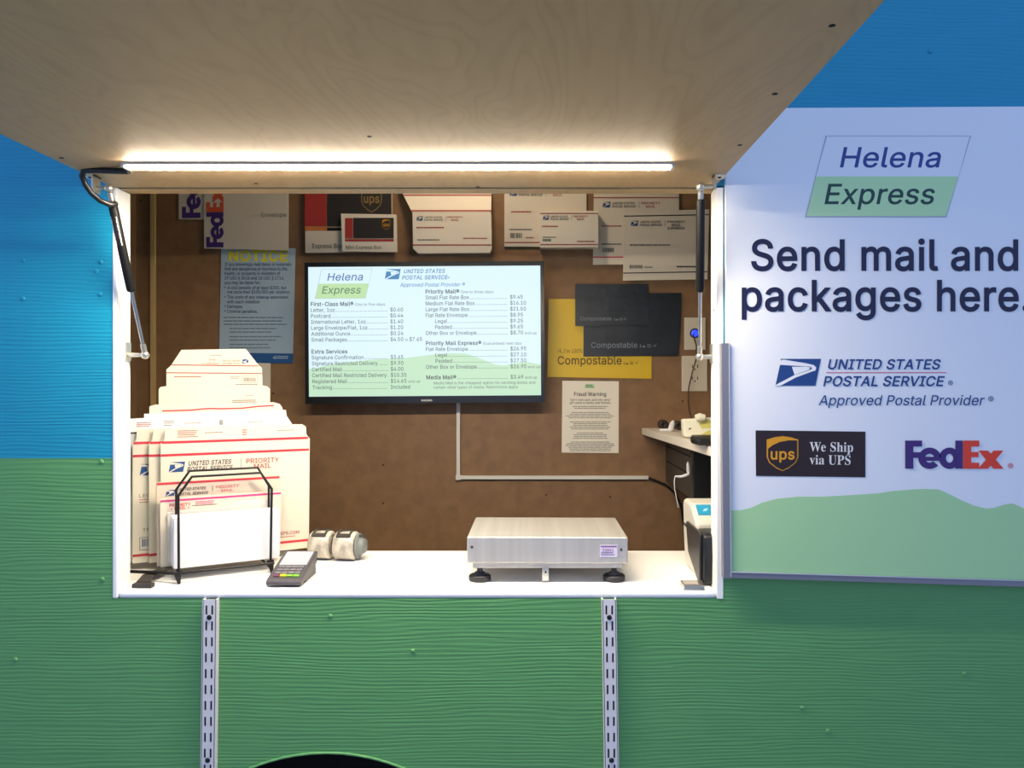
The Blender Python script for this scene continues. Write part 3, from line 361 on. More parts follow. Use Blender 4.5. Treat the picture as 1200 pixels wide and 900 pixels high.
g425|238,-151,207,-151,179,-151;155,-147,134,-140,113,-132;96,-123,82,-110,69,-98;58,-84,51,-69,67,-60;84,-50,101,-41,107,-49;113,-57,122,-66,130,-75;141,-82,154,-88,168,-94;186,-97,207,-97,238,-97;263,-90,282,-75,302,-60;311,-37,311,-6,311,19;311,44,311,68,310,68;308,68,306,68,301,60;295,51,287,41,278,32;267,23,252,16,238,8;219,5,195,5,164,5;137,12,113,27,88,41;69,62,55,90,41,118;34,152,34,191,34,230;41,264,55,293,69,322;88,345,112,361,137,376;165,384,196,384,220,384;239,381,253,373,268,365;280,356,288,346,297,336;303,327,308,319,309,319;311,319,313,319,313,339;313,359,313,379,333,379;353,379,372,379,372,250;372,121,372,-9,372,-42;365,-69,350,-90,335,-111;316,-126,291,-136,266,-146|181,59,205,59,228,59;248,64,264,75,280,86;292,101,300,121,308,141;312,165,312,193,312,220;308,243,300,264,292,284;280,301,264,312,248,324;228,330,205,330,181,330;161,324,145,312,129,299;117,283,109,262,100,242;96,219,96,193,96,166;100,143,109,123,117,103;129,87,145,76,162,65
h410|114,249,114,227,114,151;114,76,114,0,93,0;73,0,53,0,53,170;53,339,53,509,73,509;93,509,114,509,114,435;114,361,114,287,110,287;106,287,102,287,114,322;131,347,152,362,174,377;199,384,227,384,253,384;276,379,295,369,315,358;330,342,341,321,352,299;357,273,357,240,357,160;357,80,357,0,337,0;316,0,296,0,296,78;296,157,296,235,296,265;288,288,273,304,258,321;237,329,210,329,192,329;175,325,161,317,146,309;135,298,126,283,118,267
i167|73,0,53,0,53,126;53,253,53,379,73,379;93,379,114,379,114,253;114,126,114,0,93,0|95,443,84,443,72,443;62,447,54,455,45,462;41,472,41,483,41,494;45,504,54,512,62,520;72,524,84,524,95,524;106,520,114,512,122,504;126,494,126,483,126,472;122,462,114,455,106,447
j167|53,243,53,379,73,379;93,379,114,379,114,243;114,106,114,-30,114,-53;110,-73,102,-90,93,-107;81,-120,65,-129,48,-138;28,-143,4,-143,-1,-143;-5,-143,-10,-143,-10,-124;-10,-105,-10,-87,-6,-87;-2,-87,2,-87,20,-87;32,-82,40,-72,49,-62;53,-48,53,-29,53,107|95,443,83,443,72,443;62,447,53,455,45,462;41,472,41,483,41,494;45,504,53,512,62,520;72,524,83,524,95,524;105,520,114,512,122,504;126,494,126,483,126,472;122,462,114,455,105,447
k381|132,158,110,137,110,162;110,187,110,212,113,212;117,212,121,212,175,268;230,323,284,379,310,379;335,379,360,379,301,319;243,259,184,199,182,199;179,199,177,199,155,178|73,0,53,0,53,170;53,339,53,509,73,509;93,509,114,509,114,339;114,170,114,0,93,0|320,0,294,0,245,62;197,124,148,186,162,200;177,214,191,229,252,152;312,76,372,0,346,0
l189|147,-2,139,-2,110,-2;88,5,74,20,60,35;53,57,53,84,53,226;53,367,53,509,73,509;93,509,114,509,114,372;114,235,114,99,114,81;116,69,120,62,125,55;133,52,146,52,152,52;157,52,160,53,164,53;167,54,170,54,173,37;177,20,181,3,175,1;169,0,162,-1,154,-2
m610|73,0,53,0,53,126;53,253,53,379,72,379;92,379,112,379,112,351;112,323,112,295,111,295;109,295,108,295,113,316;121,332,132,346,144,359;157,369,172,376,187,383;203,386,219,386,247,386;270,378,287,361,305,344;316,322,321,295,318,295;315,295,312,295,317,313;325,329,337,343,349,357;364,367,381,375,398,382;416,386,437,386,459,386;479,381,497,372,515,362;530,348,541,328,551,309;557,285,557,255,557,170;557,85,557,0,536,0;516,0,496,0,496,85;496,169,496,254,496,281;488,301,473,313,457,325;439,330,419,330,402,330;387,327,374,320,362,313;352,303,345,290,339,278;335,263,335,247,335,165;335,82,335,0,315,0;295,0,274,0,274,87;274,173,274,260,274,281;267,298,253,311,239,324;221,330,199,330,185,330;171,327,158,320,144,313;134,303,126,289,118,276;114,258,114,238,114,159;114,79,114,0,93,0
n410|114,249,114,227,114,151;114,76,114,0,93,0;73,0,53,0,53,126;53,253,53,379,72,379;92,379,112,379,112,349;112,318,112,287,109,287;106,287,102,287,114,322;131,347,152,362,174,377;199,384,227,384,253,384;276,379,295,369,314,358;330,342,341,321,352,299;357,273,357,240,357,160;357,80,357,0,337,0;316,0,296,0,296,78;296,157,296,235,296,265;288,288,273,304,258,321;237,329,210,329,192,329;175,325,161,317,146,309;135,298,126,283,118,267
o415|242,-8,207,-8,173,-8;143,0,117,16,91,33;71,56,56,85,41,114;34,149,34,187,34,227;41,262,56,291,71,321;91,343,117,360,143,376;173,384,207,384,242,384;273,376,299,360,325,343;345,321,359,291,374,262;381,227,381,187,381,149;374,114,359,85,345,56;325,33,299,16,273,0|182,46,207,46,233,46;254,53,270,66,287,79;299,96,307,117,315,139;319,162,319,187,319,213;315,236,307,258,299,280;287,297,270,310,254,323;233,330,207,330,182,330;161,323,145,310,129,297;116,280,108,258,100,237;96,213,96,187,96,162;100,139,108,117,116,96;129,79,145,66,161,53
p424|73,-143,53,-143,53,31;53,205,53,379,72,379;92,379,112,379,112,359;112,339,112,319,114,319;116,319,118,319,123,327;129,336,137,346,145,356;157,365,171,373,186,381;205,384,229,384,261,384;289,376,313,361,337,345;356,322,370,293,383,263;390,229,390,189,390,149;383,114,370,84,356,55;337,32,313,16,289,0;261,-8,229,-8,206,-8;187,-4,173,4,158,12;146,21,138,31,130,42;123,51,118,59,117,59;115,59,114,59,114,-8;114,-76,114,-143,93,-143|197,47,220,47,244,47;263,53,279,66,295,78;308,95,316,117,324,138;328,162,328,189,328,216;324,240,316,261,308,282;296,299,280,311,264,324;244,330,220,330,197,330;177,324,161,312,145,300;133,284,125,263,117,242;113,217,113,189,113,161;117,136,125,115,133,94;146,77,162,65,178,53
q424|372,31,372,-143,351,-143;331,-143,311,-143,311,-76;311,-8,311,59,309,59;308,59,306,59,302,51;295,42,287,31,278,21;267,12,252,4,238,-4;219,-8,195,-8,164,-8;136,0,111,16,87,32;68,55,55,84,41,114;34,149,34,189,34,229;41,263,55,293,69,322;88,345,112,361,136,376;164,384,196,384,219,384;238,381,253,373,268,365;279,356,287,346,296,336;302,327,307,319,309,319;311,319,313,319,313,339;313,359,313,379,332,379;352,379,372,379,372,205|181,47,205,47,227,47;247,53,263,65,279,77;291,94,299,115,308,136;312,161,312,189,312,217;308,242,300,263,292,284;279,300,263,312,247,324;228,330,205,330,181,330;161,324,145,311,129,299;116,282,108,261,100,240;96,216,96,189,96,162;100,138,109,117,117,95;129,78,145,66,161,53
r259|73,0,53,0,53,126;53,253,53,379,72,379;92,379,112,379,112,360;112,340,112,321,113,321;114,321,115,321,122,340;135,355,152,367,170,379;190,385,213,385,218,385;223,385,229,384,235,384;240,384,243,384,243,363;243,343,243,322,242,323;237,323,230,324,223,325;215,326,207,326,189,326;173,322,159,315,145,307;134,297,126,284,118,270;114,255,114,237,114,158;114,79,114,0,93,0
s365|211,-8,182,-8,156,-8;133,-4,112,3,92,11;75,23,62,38,49,53;40,72,36,94,55,98;74,102,94,107,99,86;109,70,124,60,139,50;158,45,181,45,208,45;229,51,244,62,260,74;268,87,268,103,268,116;263,127,254,136,245,144;231,151,212,155,191,160;170,165,149,170,115,178;89,191,72,208,55,225;47,247,47,274,47,296;53,315,65,332,77,348;94,361,115,370,136,380;160,384,187,384,213,384;235,380,254,372,272,365;287,353,299,339,310,325;319,309,324,290,305,286;287,281,268,277,263,292;255,304,243,316,230,327;212,333,187,333,165,333;146,327,131,317,116,306;109,293,109,277,109,263;114,252,124,243,134,235;150,228,172,223,191,218;210,214,229,209,264,201;290,188,306,171,323,154;331,133,331,107,331,84;325,64,312,47,300,30;282,16,260,6,237,-3
t227|138,379,204,379,204,362;204,344,204,327,138,327;72,327,6,327,6,344;6,362,6,379,72,379|65,345,65,471,85,471;106,471,126,471,126,347;126,222,126,98,126,81;129,69,136,61,143,54;154,50,170,50,174,50;179,50,185,51,191,52;197,53,202,54,206,36;209,19,213,2,207,0;200,-2,192,-3,184,-4;176,-4,168,-4,136,-4;110,4,92,21,74,38;65,62,65,93,65,219
u410|211,-5,182,-5,157,-5;134,0,115,11,95,21;80,37,69,59,58,80;53,107,53,139,53,219;53,299,53,379,73,379;93,379,114,379,114,301;114,222,114,144,114,114;121,91,137,75,152,58;173,50,200,50,218,50;235,54,249,62,264,70;275,81,283,97,292,112;296,131,296,153,296,228;296,304,296,379,316,379;337,379,357,379,357,253;357,126,357,0,337,0;318,0,298,0,298,31;298,61,298,92,301,92;304,92,307,92,295,57;279,32,257,17,235,2
v389|184,0,163,0,114,126;66,253,17,379,40,379;62,379,84,379,111,305;138,230,165,155,174,132;181,110,187,87,193,64;199,42,206,21,198,21;191,21,184,21,191,42;197,64,203,87,209,110;216,132,224,155,251,230;278,305,305,379,327,379;349,379,371,379,323,253;275,126,226,0,205,0
w567|158,0,138,0,99,126;61,253,23,379,44,379;66,379,87,379,103,324;118,269,133,214,140,191;147,165,154,137,161,108;168,76,175,41,172,41;168,41,165,41,172,75;179,106,186,135,193,163;199,190,206,214,221,269;237,324,252,379,273,379;295,379,316,379,332,324;347,269,362,214,368,190;375,164,382,136,388,107;395,76,402,41,399,41;395,41,391,41,399,75;406,107,413,135,420,164;427,190,434,214,449,269;465,324,480,379,502,379;523,379,545,379,506,253;468,126,429,0,409,0;389,0,368,0,352,57;335,114,319,172,314,189;309,207,305,225,300,243;295,261,291,280,286,299;281,318,277,338,281,338;286,338,291,338,286,319;281,299,277,280,272,261;267,243,263,225,258,206;253,189,248,172,231,114;215,57,199,0,178,0
x379|44,0,21,0,71,73;121,145,171,218,171,202;171,187,171,171,124,240;76,310,29,379,52,379;76,379,100,379,116,355;132,330,147,306,160,287;170,270,179,253,188,237;198,221,207,206,197,206;186,206,175,206,185,221;194,237,202,253,211,270;221,287,233,306,249,330;266,355,282,379,305,379;328,379,352,379,304,309;256,239,209,169,209,184;209,199,209,214,258,143;308,71,358,0,334,0;310,0,287,0,268,28;249,57,231,85,219,103;209,120,200,136,191,152;182,167,173,182,183,182;194,182,205,182,195,167;186,152,178,136,170,120;160,103,148,85,129,57;110,28,91,0,68,0
y389|51,-140,47,-139,52,-121;57,-103,61,-86,65,-86;68,-87,71,-87,83,-90;94,-91,104,-89,114,-87;122,-82,130,-74,138,-66;145,-53,151,-36,155,-24;159,-13,163,-1,114,126;66,252,17,379,40,379;62,379,84,379,111,305;138,230,165,155,174,132;181,109,187,87,193,64;199,42,206,21,198,21;191,21,184,21,190,42;196,64,202,87,209,110;216,132,224,155,251,230;278,305,305,379,327,379;349,379,371,379,316,234;260,88,204,-58,196,-78;187,-94,177,-107,166,-120;153,-129,139,-136,125,-142;109,-145,91,-145,81,-145;72,-144,65,-143,57,-142
z380|141,0,42,0,42,15;42,30,42,46,112,137;183,228,254,320,254,321;254,322,254,323,185,323;117,323,48,323,48,342;48,361,48,379,143,379;238,379,333,379,333,363;333,347,333,331,264,241;195,150,126,60,126,59;126,58,126,56,197,56;268,56,339,56,339,38;339,19,339,0,240,0
§395|217,-103,191,-103,165,-103;143,-99,124,-90,105,-82;90,-69,79,-53,68,-37;60,-18,55,4,74,9;92,13,111,17,116,-4;125,-20,137,-32,149,-44;167,-51,192,-51,213,-51;230,-46,243,-37,256,-27;263,-14,263,4,263,17;260,27,254,36,249,44;242,51,234,57,225,63;217,68,210,72,178,91;145,110,113,128,99,137;86,147,75,159,64,170;55,183,49,196,43,210;40,223,40,237,40,251;43,264,50,277,56,290;65,301,76,310,88,318;102,323,117,324,118,325;118,325,118,326,103,339;92,352,84,364,77,377;73,393,73,411,73,443;85,469,108,487,131,506;162,516,199,516,237,516;266,506,286,487,307,469;322,442,330,407,313,403;295,399,278,395,271,417;262,434,251,445,241,457;224,463,201,463,179,463;162,458,150,448,138,438;132,425,132,409,132,397;135,386,140,378,146,369;153,362,161,356,170,350;178,345,186,340,218,321;250,302,282,283,297,274;310,264,321,252,332,241;340,228,346,215,351,202;354,189,354,176,354,162;351,148,344,136,338,123;329,112,317,104,306,96;293,91,278,89,277,89;277,88,277,87,287,79;296,71,303,62,310,53;315,44,318,34,321,24;323,13,323,2,323,-20;317,-38,306,-54,295,-70;280,-82,260,-90,240,-99|204,137,235,119,242,115;251,115,261,118,271,120;280,127,288,136,296,145;300,157,300,172,300,182;298,190,294,198,291,206;286,214,279,221,272,228;264,234,253,240,221,258;188,277,156,296,148,300;140,301,130,297,121,294;113,288,105,278,98,269;95,257,95,242,95,233;97,224,100,216,103,208;109,201,116,193,123,186;132,179,143,173,173,155
®463|259,118,231,118,204,118;179,123,154,134,130,144;109,158,91,177,73,195;59,216,48,240,38,264;33,290,33,317,33,344;38,370,48,394,59,418;73,439,91,457,109,475;130,490,154,500,179,510;204,516,231,516,259,516;285,510,309,500,333,490;354,475,372,457,390,439;405,418,415,394,425,370;430,344,430,317,430,290;425,264,415,240,405,216;390,195,372,177,354,158;333,144,309,134,285,123|204,166,231,166,259,166;285,173,307,187,330,200;348,218,362,241,375,264;382,289,382,317,382,345;375,370,362,393,348,415;330,434,307,447,285,461;259,467,231,467,204,467;179,461,156,447,133,434;115,415,101,393,88,370;81,345,81,317,81,289;88,264,101,241,115,218;133,200,156,187,179,173|288,226,273,226,258,254;243,283,228,312,243,312;258,312,273,312,288,283;304,254,319,226,303,226|175,226,161,226,161,287;161,348,161,409,192,409;222,409,253,409,261,409;270,407,279,402,288,398;296,391,302,383,308,374;311,363,311,350,311,337;308,325,302,316,295,307;287,299,278,295,268,290;259,287,250,287,228,287;207,287,185,287,185,298;185,308,185,319,203,319;221,319,239,319,245,319;251,321,257,327,264,332;267,340,267,350,267,361;263,368,257,372,251,376;245,378,239,378,227,378;215,378,203,378,203,327;203,276,203,226,189,226
•389|215,93,194,93,174,93;156,97,139,107,123,117;109,130,100,147,90,163;85,182,85,202,85,222;90,240,100,257,109,273;123,287,139,296,156,306;174,311,194,311,215,311;233,306,249,296,266,287;279,273,289,257,299,240;304,222,304,202,304,182;299,163,289,147,279,130;266,117,249,107,233,97'''
SERIF = '''P418|91,0,15,0,15,6;15,12,15,17,39,18;54,23,62,32,71,40;75,56,75,81,75,180;75,279,75,379,75,400;70,415,62,424,54,432;39,437,16,439,16,444;16,450,16,455,82,455;148,455,214,455,271,455;312,450,336,440,359,430;377,416,390,398,403,379;409,357,409,332,409,294;395,263,367,240,338,217;297,206,242,206,222,206;202,206,182,206,182,164;182,122,182,81,182,56;186,40,194,32,202,23;218,18,242,17,242,12;242,6,242,0,166,0|182,286,182,230,188,230;195,230,201,230,235,230;258,237,272,253,285,268;292,293,292,329,292,364;286,390,275,406,264,423;244,431,216,431,203,431;194,429,189,424,184,419;182,410,182,398,182,342
S390|49,-11,43,-11,43,45;43,102,43,158,49,158;56,158,62,158,73,109;90,73,111,50,133,26;162,15,197,15,222,15;242,22,257,36,271,50;279,68,279,89,279,119;261,142,225,160,204,170;183,180,163,191,124,210;95,231,77,253,59,274;50,301,50,332,50,359;56,383,67,403,79,423;95,438,115,449,136,460;159,466,185,466,198,466;213,465,229,461,246,458;263,454,282,448,286,447;289,446,291,446,294,445;297,445,300,445,311,445;318,452,320,466,327,466;333,466,339,466,339,417;339,368,339,319,334,319;328,319,322,319,316,344;306,366,293,385,281,404;265,418,248,429,231,439;213,445,194,445,171,445;153,439,140,426,126,414;120,399,120,380,120,363;125,348,137,336,149,325;166,314,189,303,210,293;232,283,253,273,281,260;302,247,317,233,333,219;344,204,350,188,356,172;359,154,359,133,359,104;352,79,339,58,325,36;306,20,281,8,256,-4;226,-10,192,-10,181,-10;170,-9,158,-8,147,-6;136,-3,126,1,114,5;105,8,98,9,91,11;87,12,85,12,77,12;72,10,69,7,66,4;63,-2,61,-11,55,-11
U492|307,-13,248,-13,186,-13;141,1,114,29,87,56;73,98,73,155,73,230;73,304,73,379,73,400;69,415,61,424,52,432;37,437,15,439,15,444;15,450,15,455,90,455;165,455,240,455,240,450;240,444,240,439,224,437;211,435,202,432,194,429;188,423,185,415,182,407;181,395,181,379,181,299;181,219,181,140,181,100;188,71,203,51,218,32;242,22,275,22,353,22;392,68,392,159,392,232;392,305,392,378,392,400;388,415,379,423,371,432;354,437,328,439,328,444;328,450,328,455,377,455;426,455,474,455,474,450;474,444,474,439,454,436;440,430,433,421,426,413;422,398,422,378,422,313;422,247,422,181,422,112;408,62,380,32,351,2
W611|177,-11,171,-11,124,124;78,258,32,393,27,409;21,420,15,427,9,434;-1,438,-15,439,-15,444;-15,450,-15,455,50,455;115,455,181,455,181,450;181,444,181,439,166,438;156,436,150,432,143,428;140,421,140,410,140,401;143,388,148,373,173,300;198,226,223,153,249,220;275,286,301,353,296,368;291,383,286,399,281,415;275,425,267,429,260,434;247,437,229,439,229,444;229,450,229,455,299,455;369,455,439,455,439,450;439,444,439,439,408,439;393,430,393,412,393,406;395,398,399,386,424,313;449,239,474,166,496,234;518,302,541,369,546,385;549,398,549,406,549,418;545,426,538,430,531,435;519,438,503,439,503,444;503,450,503,455,543,455;584,455,624,455,624,450;624,444,624,439,611,436;601,430,594,421,588,412;581,398,575,379,532,249;489,119,446,-11,440,-11;434,-11,428,-11,390,96;353,202,316,309,274,202;232,96,190,-11,184,-11
a344|282,-10,255,-10,221,-10;203,5,200,35,170,6;135,-9,95,-9,72,-9;54,-2,40,11,27,25;20,42,20,63,20,93;35,117,63,136,92,155;137,173,199,190,199,207;199,224,199,241,199,260;195,274,187,282,179,291;166,296,148,296,119,296;104,288,104,274,104,271;107,266,113,257,120,248;123,239,123,231,123,219;119,209,110,202,101,194;90,191,77,191,63,191;52,195,45,203,37,211;33,223,33,236,33,252;38,266,49,278,60,291;75,300,95,308,114,315;136,318,162,318,210,318;244,310,263,292,283,275;293,247,293,210,293,161;293,112,293,62,293,51;293,43,295,40,296,36;299,34,304,34,309,34;314,37,320,42,323,37;326,32,329,28,307,2|129,34,151,34,157,34;165,36,174,41,183,46;191,53,199,63,199,99;199,134,199,169,145,157;118,128,118,84,118,50
e301|208,-10,154,-10,128,-10;105,-3,85,10,64,24;49,43,37,69,25,94;19,123,19,157,19,188;26,216,38,240,50,265;66,284,87,298,108,311;131,318,157,318,196,318;226,306,249,280,271,255;283,219,283,173,283,171;283,168,283,166,227,166;172,166,117,166,118,84;145,42,199,42,226,42;249,57,270,86,275,81;280,77,285,73,252,17|116,196,116,192,145,192;173,192,201,192,201,200;201,207,201,215,201,243;199,264,193,277,187,290;177,297,161,297,131,297;116,266,116,203,116,200
h381|72,0,18,0,18,5;18,11,18,16,31,17;40,20,45,26,50,31;52,41,52,56,52,170;52,285,52,399,52,413;50,423,46,429,41,435;32,439,19,440,19,445;19,450,19,455,62,455;105,455,148,455,148,392;148,330,148,267,173,301;205,318,243,318,301,318;330,283,330,212,330,160;330,108,330,56,330,42;333,32,337,26,342,20;350,17,363,16,363,11;363,5,363,0,310,0;256,0,202,0,202,5;202,11,202,16,204,16;205,16,207,16,226,16;235,29,235,56,235,109;235,163,235,217,235,235;233,249,229,258,225,267;216,271,203,271,182,271;163,259,148,235,148,175;148,116,148,56,148,42;150,32,154,26,158,20;167,17,180,16,180,11;180,5,180,0,126,0
i198|115,362,101,362,86,362;74,367,65,376,55,386;50,398,50,412,50,427;55,439,65,449,74,458;86,463,101,463,115,463;127,458,137,449,146,439;151,427,151,412,151,398;146,386,136,376,126,367|72,0,18,0,18,5;18,11,18,16,32,17;41,20,45,26,50,31;52,41,52,56,52,121;52,186,52,252,52,268;50,279,47,285,43,290;34,293,20,293,20,299;21,305,21,310,63,310;106,310,148,310,148,225;148,141,148,56,148,42;150,32,154,26,158,20;167,17,180,16,180,11;180,5,180,0,126,0
p371|77,-139,17,-139,17,-134;17,-129,17,-124,28,-123;35,-121,40,-117,45,-113;49,-108,50,-101,52,-94;52,-82,52,-64,52,39;52,141,52,243,52,264;50,277,46,283,42,289;33,293,19,295,19,300;19,305,19,310,61,310;102,310,143,310,143,294;143,278,143,263,163,300;192,319,230,319,254,319;275,312,293,298,311,284;325,265,335,241,345,217;350,190,350,160,350,127;345,98,334,72,324,46;310,26,291,12,273,-3;251,-10,227,-10,194,-10;168,4,148,32,148,2;148,-28,148,-58,148,-76;149,-89,152,-99,154,-108;160,-114,167,-118,174,-121;184,-122,197,-123,197,-128;197,-134,197,-139,137,-139|174,28,195,28,216,28;231,39,239,59,248,81;253,112,253,154,253,195;249,226,241,248,234,268;220,278,199,278,178,278;161,264,148,235,148,180;148,124,148,69,158,42
v306|148,-10,142,-10,108,76;73,162,38,248,32,262;27,273,22,281,17,289;9,293,-3,293,-3,299;-3,305,-3,310,53,310;108,310,164,310,164,305;164,300,164,294,161,294;158,294,156,294,138,294;129,288,129,276,129,273;129,271,130,268,148,219;167,171,185,122,202,166;219,209,236,253,239,262;241,268,241,272,241,287;229,294,203,294,203,300;203,305,203,310,237,310;271,310,305,310,305,305;305,300,305,295,292,292;283,287,278,279,272,271;266,259,260,243,227,159;193,74,160,-10,154,-10'''

# ------------------------------------------------------------------ emblems
EAGLE = [(50, 90), (75, 87), (180, 104), (214, 112), (226, 124), (221, 138), (206, 142), (130, 170), (58, 208.5), (33, 208.5), (44, 200), (125, 158), (190, 137), (205, 130), (205, 124), (196, 119), (57, 111)]
def eagle_emblem(mb, fr, u0, v0, u1, v1, ink, white, flip=False):
    """postal emblem: leaning panel with the white bird's head; box given by its top-left and bottom-right"""
    def T(p):
        a, b = (p[0]-35)/213, (p[1]-83)/125
        if flip: a, b = 1-a, 1-b
        return (u0+(u1-u0)*a, v0+(v1-v0)*b)
    mb.poly(fr, [T(p) for p in ((60, 83), (248, 83), (222, 208), (35, 208), (57, 110))], ink, .0006)
    mb.poly(fr, [T(p) for p in EAGLE], white, .0009)
    mb.poly(fr, [T(p) for p in ((112, 120), (178, 119), (198, 123), (190, 135), (124, 157))], white, .0009)
def shield(mb, fr, cx, y0, w, h, gold, dark, txt=True, lift=.001):
    def S(k, dy=0): 
        a = w/2*k
        return [(cx-a, y0+h*.10+dy), (cx-a*.5, y0+h*.03+dy), (cx, y0+dy), (cx+a*.5, y0+h*.03+dy), (cx+a, y0+h*.10+dy), (cx+a, y0+h*.60), (cx+a*.85, y0+h*.76-dy*.3), (cx+a*.4, y0+h*.92-dy), (cx, y0+h-dy), (cx-a*.4, y0+h*.92-dy), (cx-a*.85, y0+h*.76-dy*.3), (cx-a, y0+h*.60)]
    mb.poly(fr, S(1), gold, lift); mb.poly(fr, S(.92, h*.03), dark, lift+.0004)
    mb.poly(fr, [(cx-w*.46, y0+h*.13), (cx-w*.23, y0+h*.06), (cx, y0+h*.03), (cx+w*.25, y0+h*.06), (cx+w*.46, y0+h*.12), (cx+w*.2, y0+h*.12), (cx-w*.1, y0+h*.17), (cx-w*.32, y0+h*.26), (cx-w*.46, y0+h*.36)], gold, lift+.0008)
    if txt: mb.text(fr, 'ups', cx, y0+h*.66, h*.42, gold, width=w*.76, bold=.025, align='C', lift=lift+.0008, res=4)

def courier_mark(mb, fr, T, pur, org, letters='Fedex', lift=.001):
    """heavy two-colour courier lettering drawn letter by letter in a 460 x 132 box; T maps the box to the frame"""
    R_ = lambda x0, y0, x1, y1, mm: mb.poly(fr, [T(x0-642, y0-465), T(x1-642, y0-465), T(x1-642, y1-465), T(x0-642, y1-465)], mm, lift+.0003)
    def ring(cx, cy, ro, ri, a0, a1, mm, n=36):
        pt = lambda a, r: T(cx+r[0]*math.cos(a)-642, cy-r[1]*math.sin(a)-465)
        for i in range(n):
            a, b = math.radians(a0+(a1-a0)*i/n), math.radians(a0+(a1-a0)*(i+1)/n)
            mb.poly(fr, [pt(a, ro), pt(b, ro), pt(b, ri), pt(a, ri)], mm, lift)
    R_(642, 465, 680, 597, pur); R_(680, 465, 721, 493, pur); R_(680, 520, 712, 546, pur)
    ring(757, 548, (53, 50), (22, 21), 0, 318, pur); R_(730, 541, 810, 560, pur)
    ring(850, 548, (49, 50), (17, 21), 0, 360, pur); R_(877, 465, 911, 597, pur)
    if 'x' in letters:
        R_(913, 465, 951, 597, org); R_(951, 465, 989, 493, org); R_(951, 519, 986, 543, org); R_(951, 569, 989, 597, org)
        for i, q in enumerate((((985, 512), (1030, 512), (1103, 597), (1056, 597)), ((1056, 512), (1102, 512), (1030, 597), (985, 597)))): mb.poly(fr, [T(x-642, y-465) for x, y in q], org, lift+.0003*i)

# ================================================================== SETTING
T = .05                                     # wall thickness
HX0, HX1 = (138-CX)*D0/F, (840-CX)*D0/F     # opening, between the jamb boards
ZC = EZ-.415                                # counter top
ZH = EZ+.3996                               # underside of the opened hatch
JX0, JX1 = HX0-.0105, HX1+.0125
ZB = ZC-.0145
m = MB()
m.box((-2.6, 0, .45), (JX0, T, 2.75), M_SIDING); m.box((JX1, 0, .45), (2.8, T, 2.75), M_SIDING); m.box((JX0, 0, ZH+.004), (JX1, T, 2.75), M_SIDING)
ax_, az_, ar_ = (383-CX)*D0/F, EZ-(882-CY)*D0/F-.40, .40
arc = []
for i in range(41):
    a = math.pi*(1-i/40); x, z = ax_+ar_*math.cos(a), az_+ar_*math.sin(a)
    if z > .451: arc.append((x, z))
a0 = math.asin((.45-az_)/ar_)
pl = [(JX0, .45)]+[(ax_-ar_*math.cos(a0), .45)]+arc+[(ax_+ar_*math.cos(a0), .45), (JX1, .45), (JX1, ZB), (JX0, ZB)]
m.prism([Vector((x, 0, z)) for x, z in pl], (0, T, 0), M_SIDING)
# rolled lip round the wheel arch and the painted nail heads
m.tube([Vector((x, -.001, z)) for x, z in [(ax_-ar_*math.cos(a0), .45)]+arc+[(ax_+ar_*math.cos(a0), .45)]], .0026, M_SIDING, 8)
for px, py in ((118, 307), (113, 318), (117, 345), (27, 305), (27, 350), (119, 541), (120, 679), (18, 773), (387, 722), (484, 763), (253, 725), (900, 90), (1090, 60), (940, 830), (677+293, 857), (1130, 790)):
    c = Wp(px, py, D0); m._lathe(c, Vector((0, -1, 0)), [(-.001, .0052), (.0012, .0046), (.002, .003), (.0022, .0001)], M_SIDING, 12)
struct(m.build('wall_front'))
m = MB(); m.box((-1.35, 1.02+.002, .30), (1.0, 1.05, 2.75), M_HARD)
for px, py in ((640, 580), (715, 582), (449, 545), (449, 590), (557, 612), (320, 461), (800, 470), (165, 235)):
    c = Wp(px, py, 2.57); m._lathe(c, Vector((0, -1, 0)), [(-.004, .0028), (.0006, .0026), (.0012, .0001)], M_DARK, 8)
struct(m.build('wall_back'))
m = MB(); m.box((-1.37, T, .30), (-1.33, 1.05, 2.75), M_INNER); struct(m.build('wall_left'))
m = MB(); m.box((.98, T, .30), (1.02, 1.05, 2.75), M_INNER); struct(m.build('wall_right'))
m = MB(); m.box((-1.37, T, .26), (1.02, 1.05, .30), mat('interior_floor', (90, 84, 76), .7, vary=((20, 20, 20), .1))); struct(m.build('floor'))
m = MB(); m.box((-1.37, T, 2.62), (1.02, 1.05, 2.66), M_INNER); struct(m.build('ceiling'))
m = MB(); m.box((-4, -7, -.03), (4, 1.2, 0), mat('concrete_ground', (178, 172, 160), .9, vary=((60, 60, 60), .25), bump=((400, 400, 400), .4, .003))); struct(m.build('ground'))
m = MB(); m.box((ax_-.5, T, .30), (ax_+.5, T+.02, .42), M_DARK); m.box((ax_-.46, T+.26, .30), (ax_+.46, T+.28, .86), M_DARK)
m.box((ax_-.46, T, .84), (ax_+.46, T+.26, .86), M_DARK); m.box((ax_-.48, T, .30), (ax_-.46, T+.26, .86), M_DARK); m.box((ax_+.46, T, .30), (ax_+.48, T+.26, .86), M_DARK)
o = m.build('wheel_well_liner'); struct(o)
# jamb boards of the window opening
m = MB(); m.box((JX0, -.0016, ZB), (HX0, T, ZH), M_WHITE); struct(m.build('trim_1', bevel=.003, seg=3))
m = MB(); m.box((HX1, -.0016, ZB), (JX1, T, ZH), M_WHITE)
m._lathe(Vector((HX1+.0001, .025, EZ+.155)), Vector((-1, 0, 0)), [(0, .004), (.0004, .004), (.0005, .0001)], M_GREY, 10)
struct(m.build('trim_2', bevel=.003, seg=3))
m = MB(); m.box((HX0, .012, ZH+.0005), (HX1, T, ZH+.0035), M_PLY); struct(m.build('trim_3'))
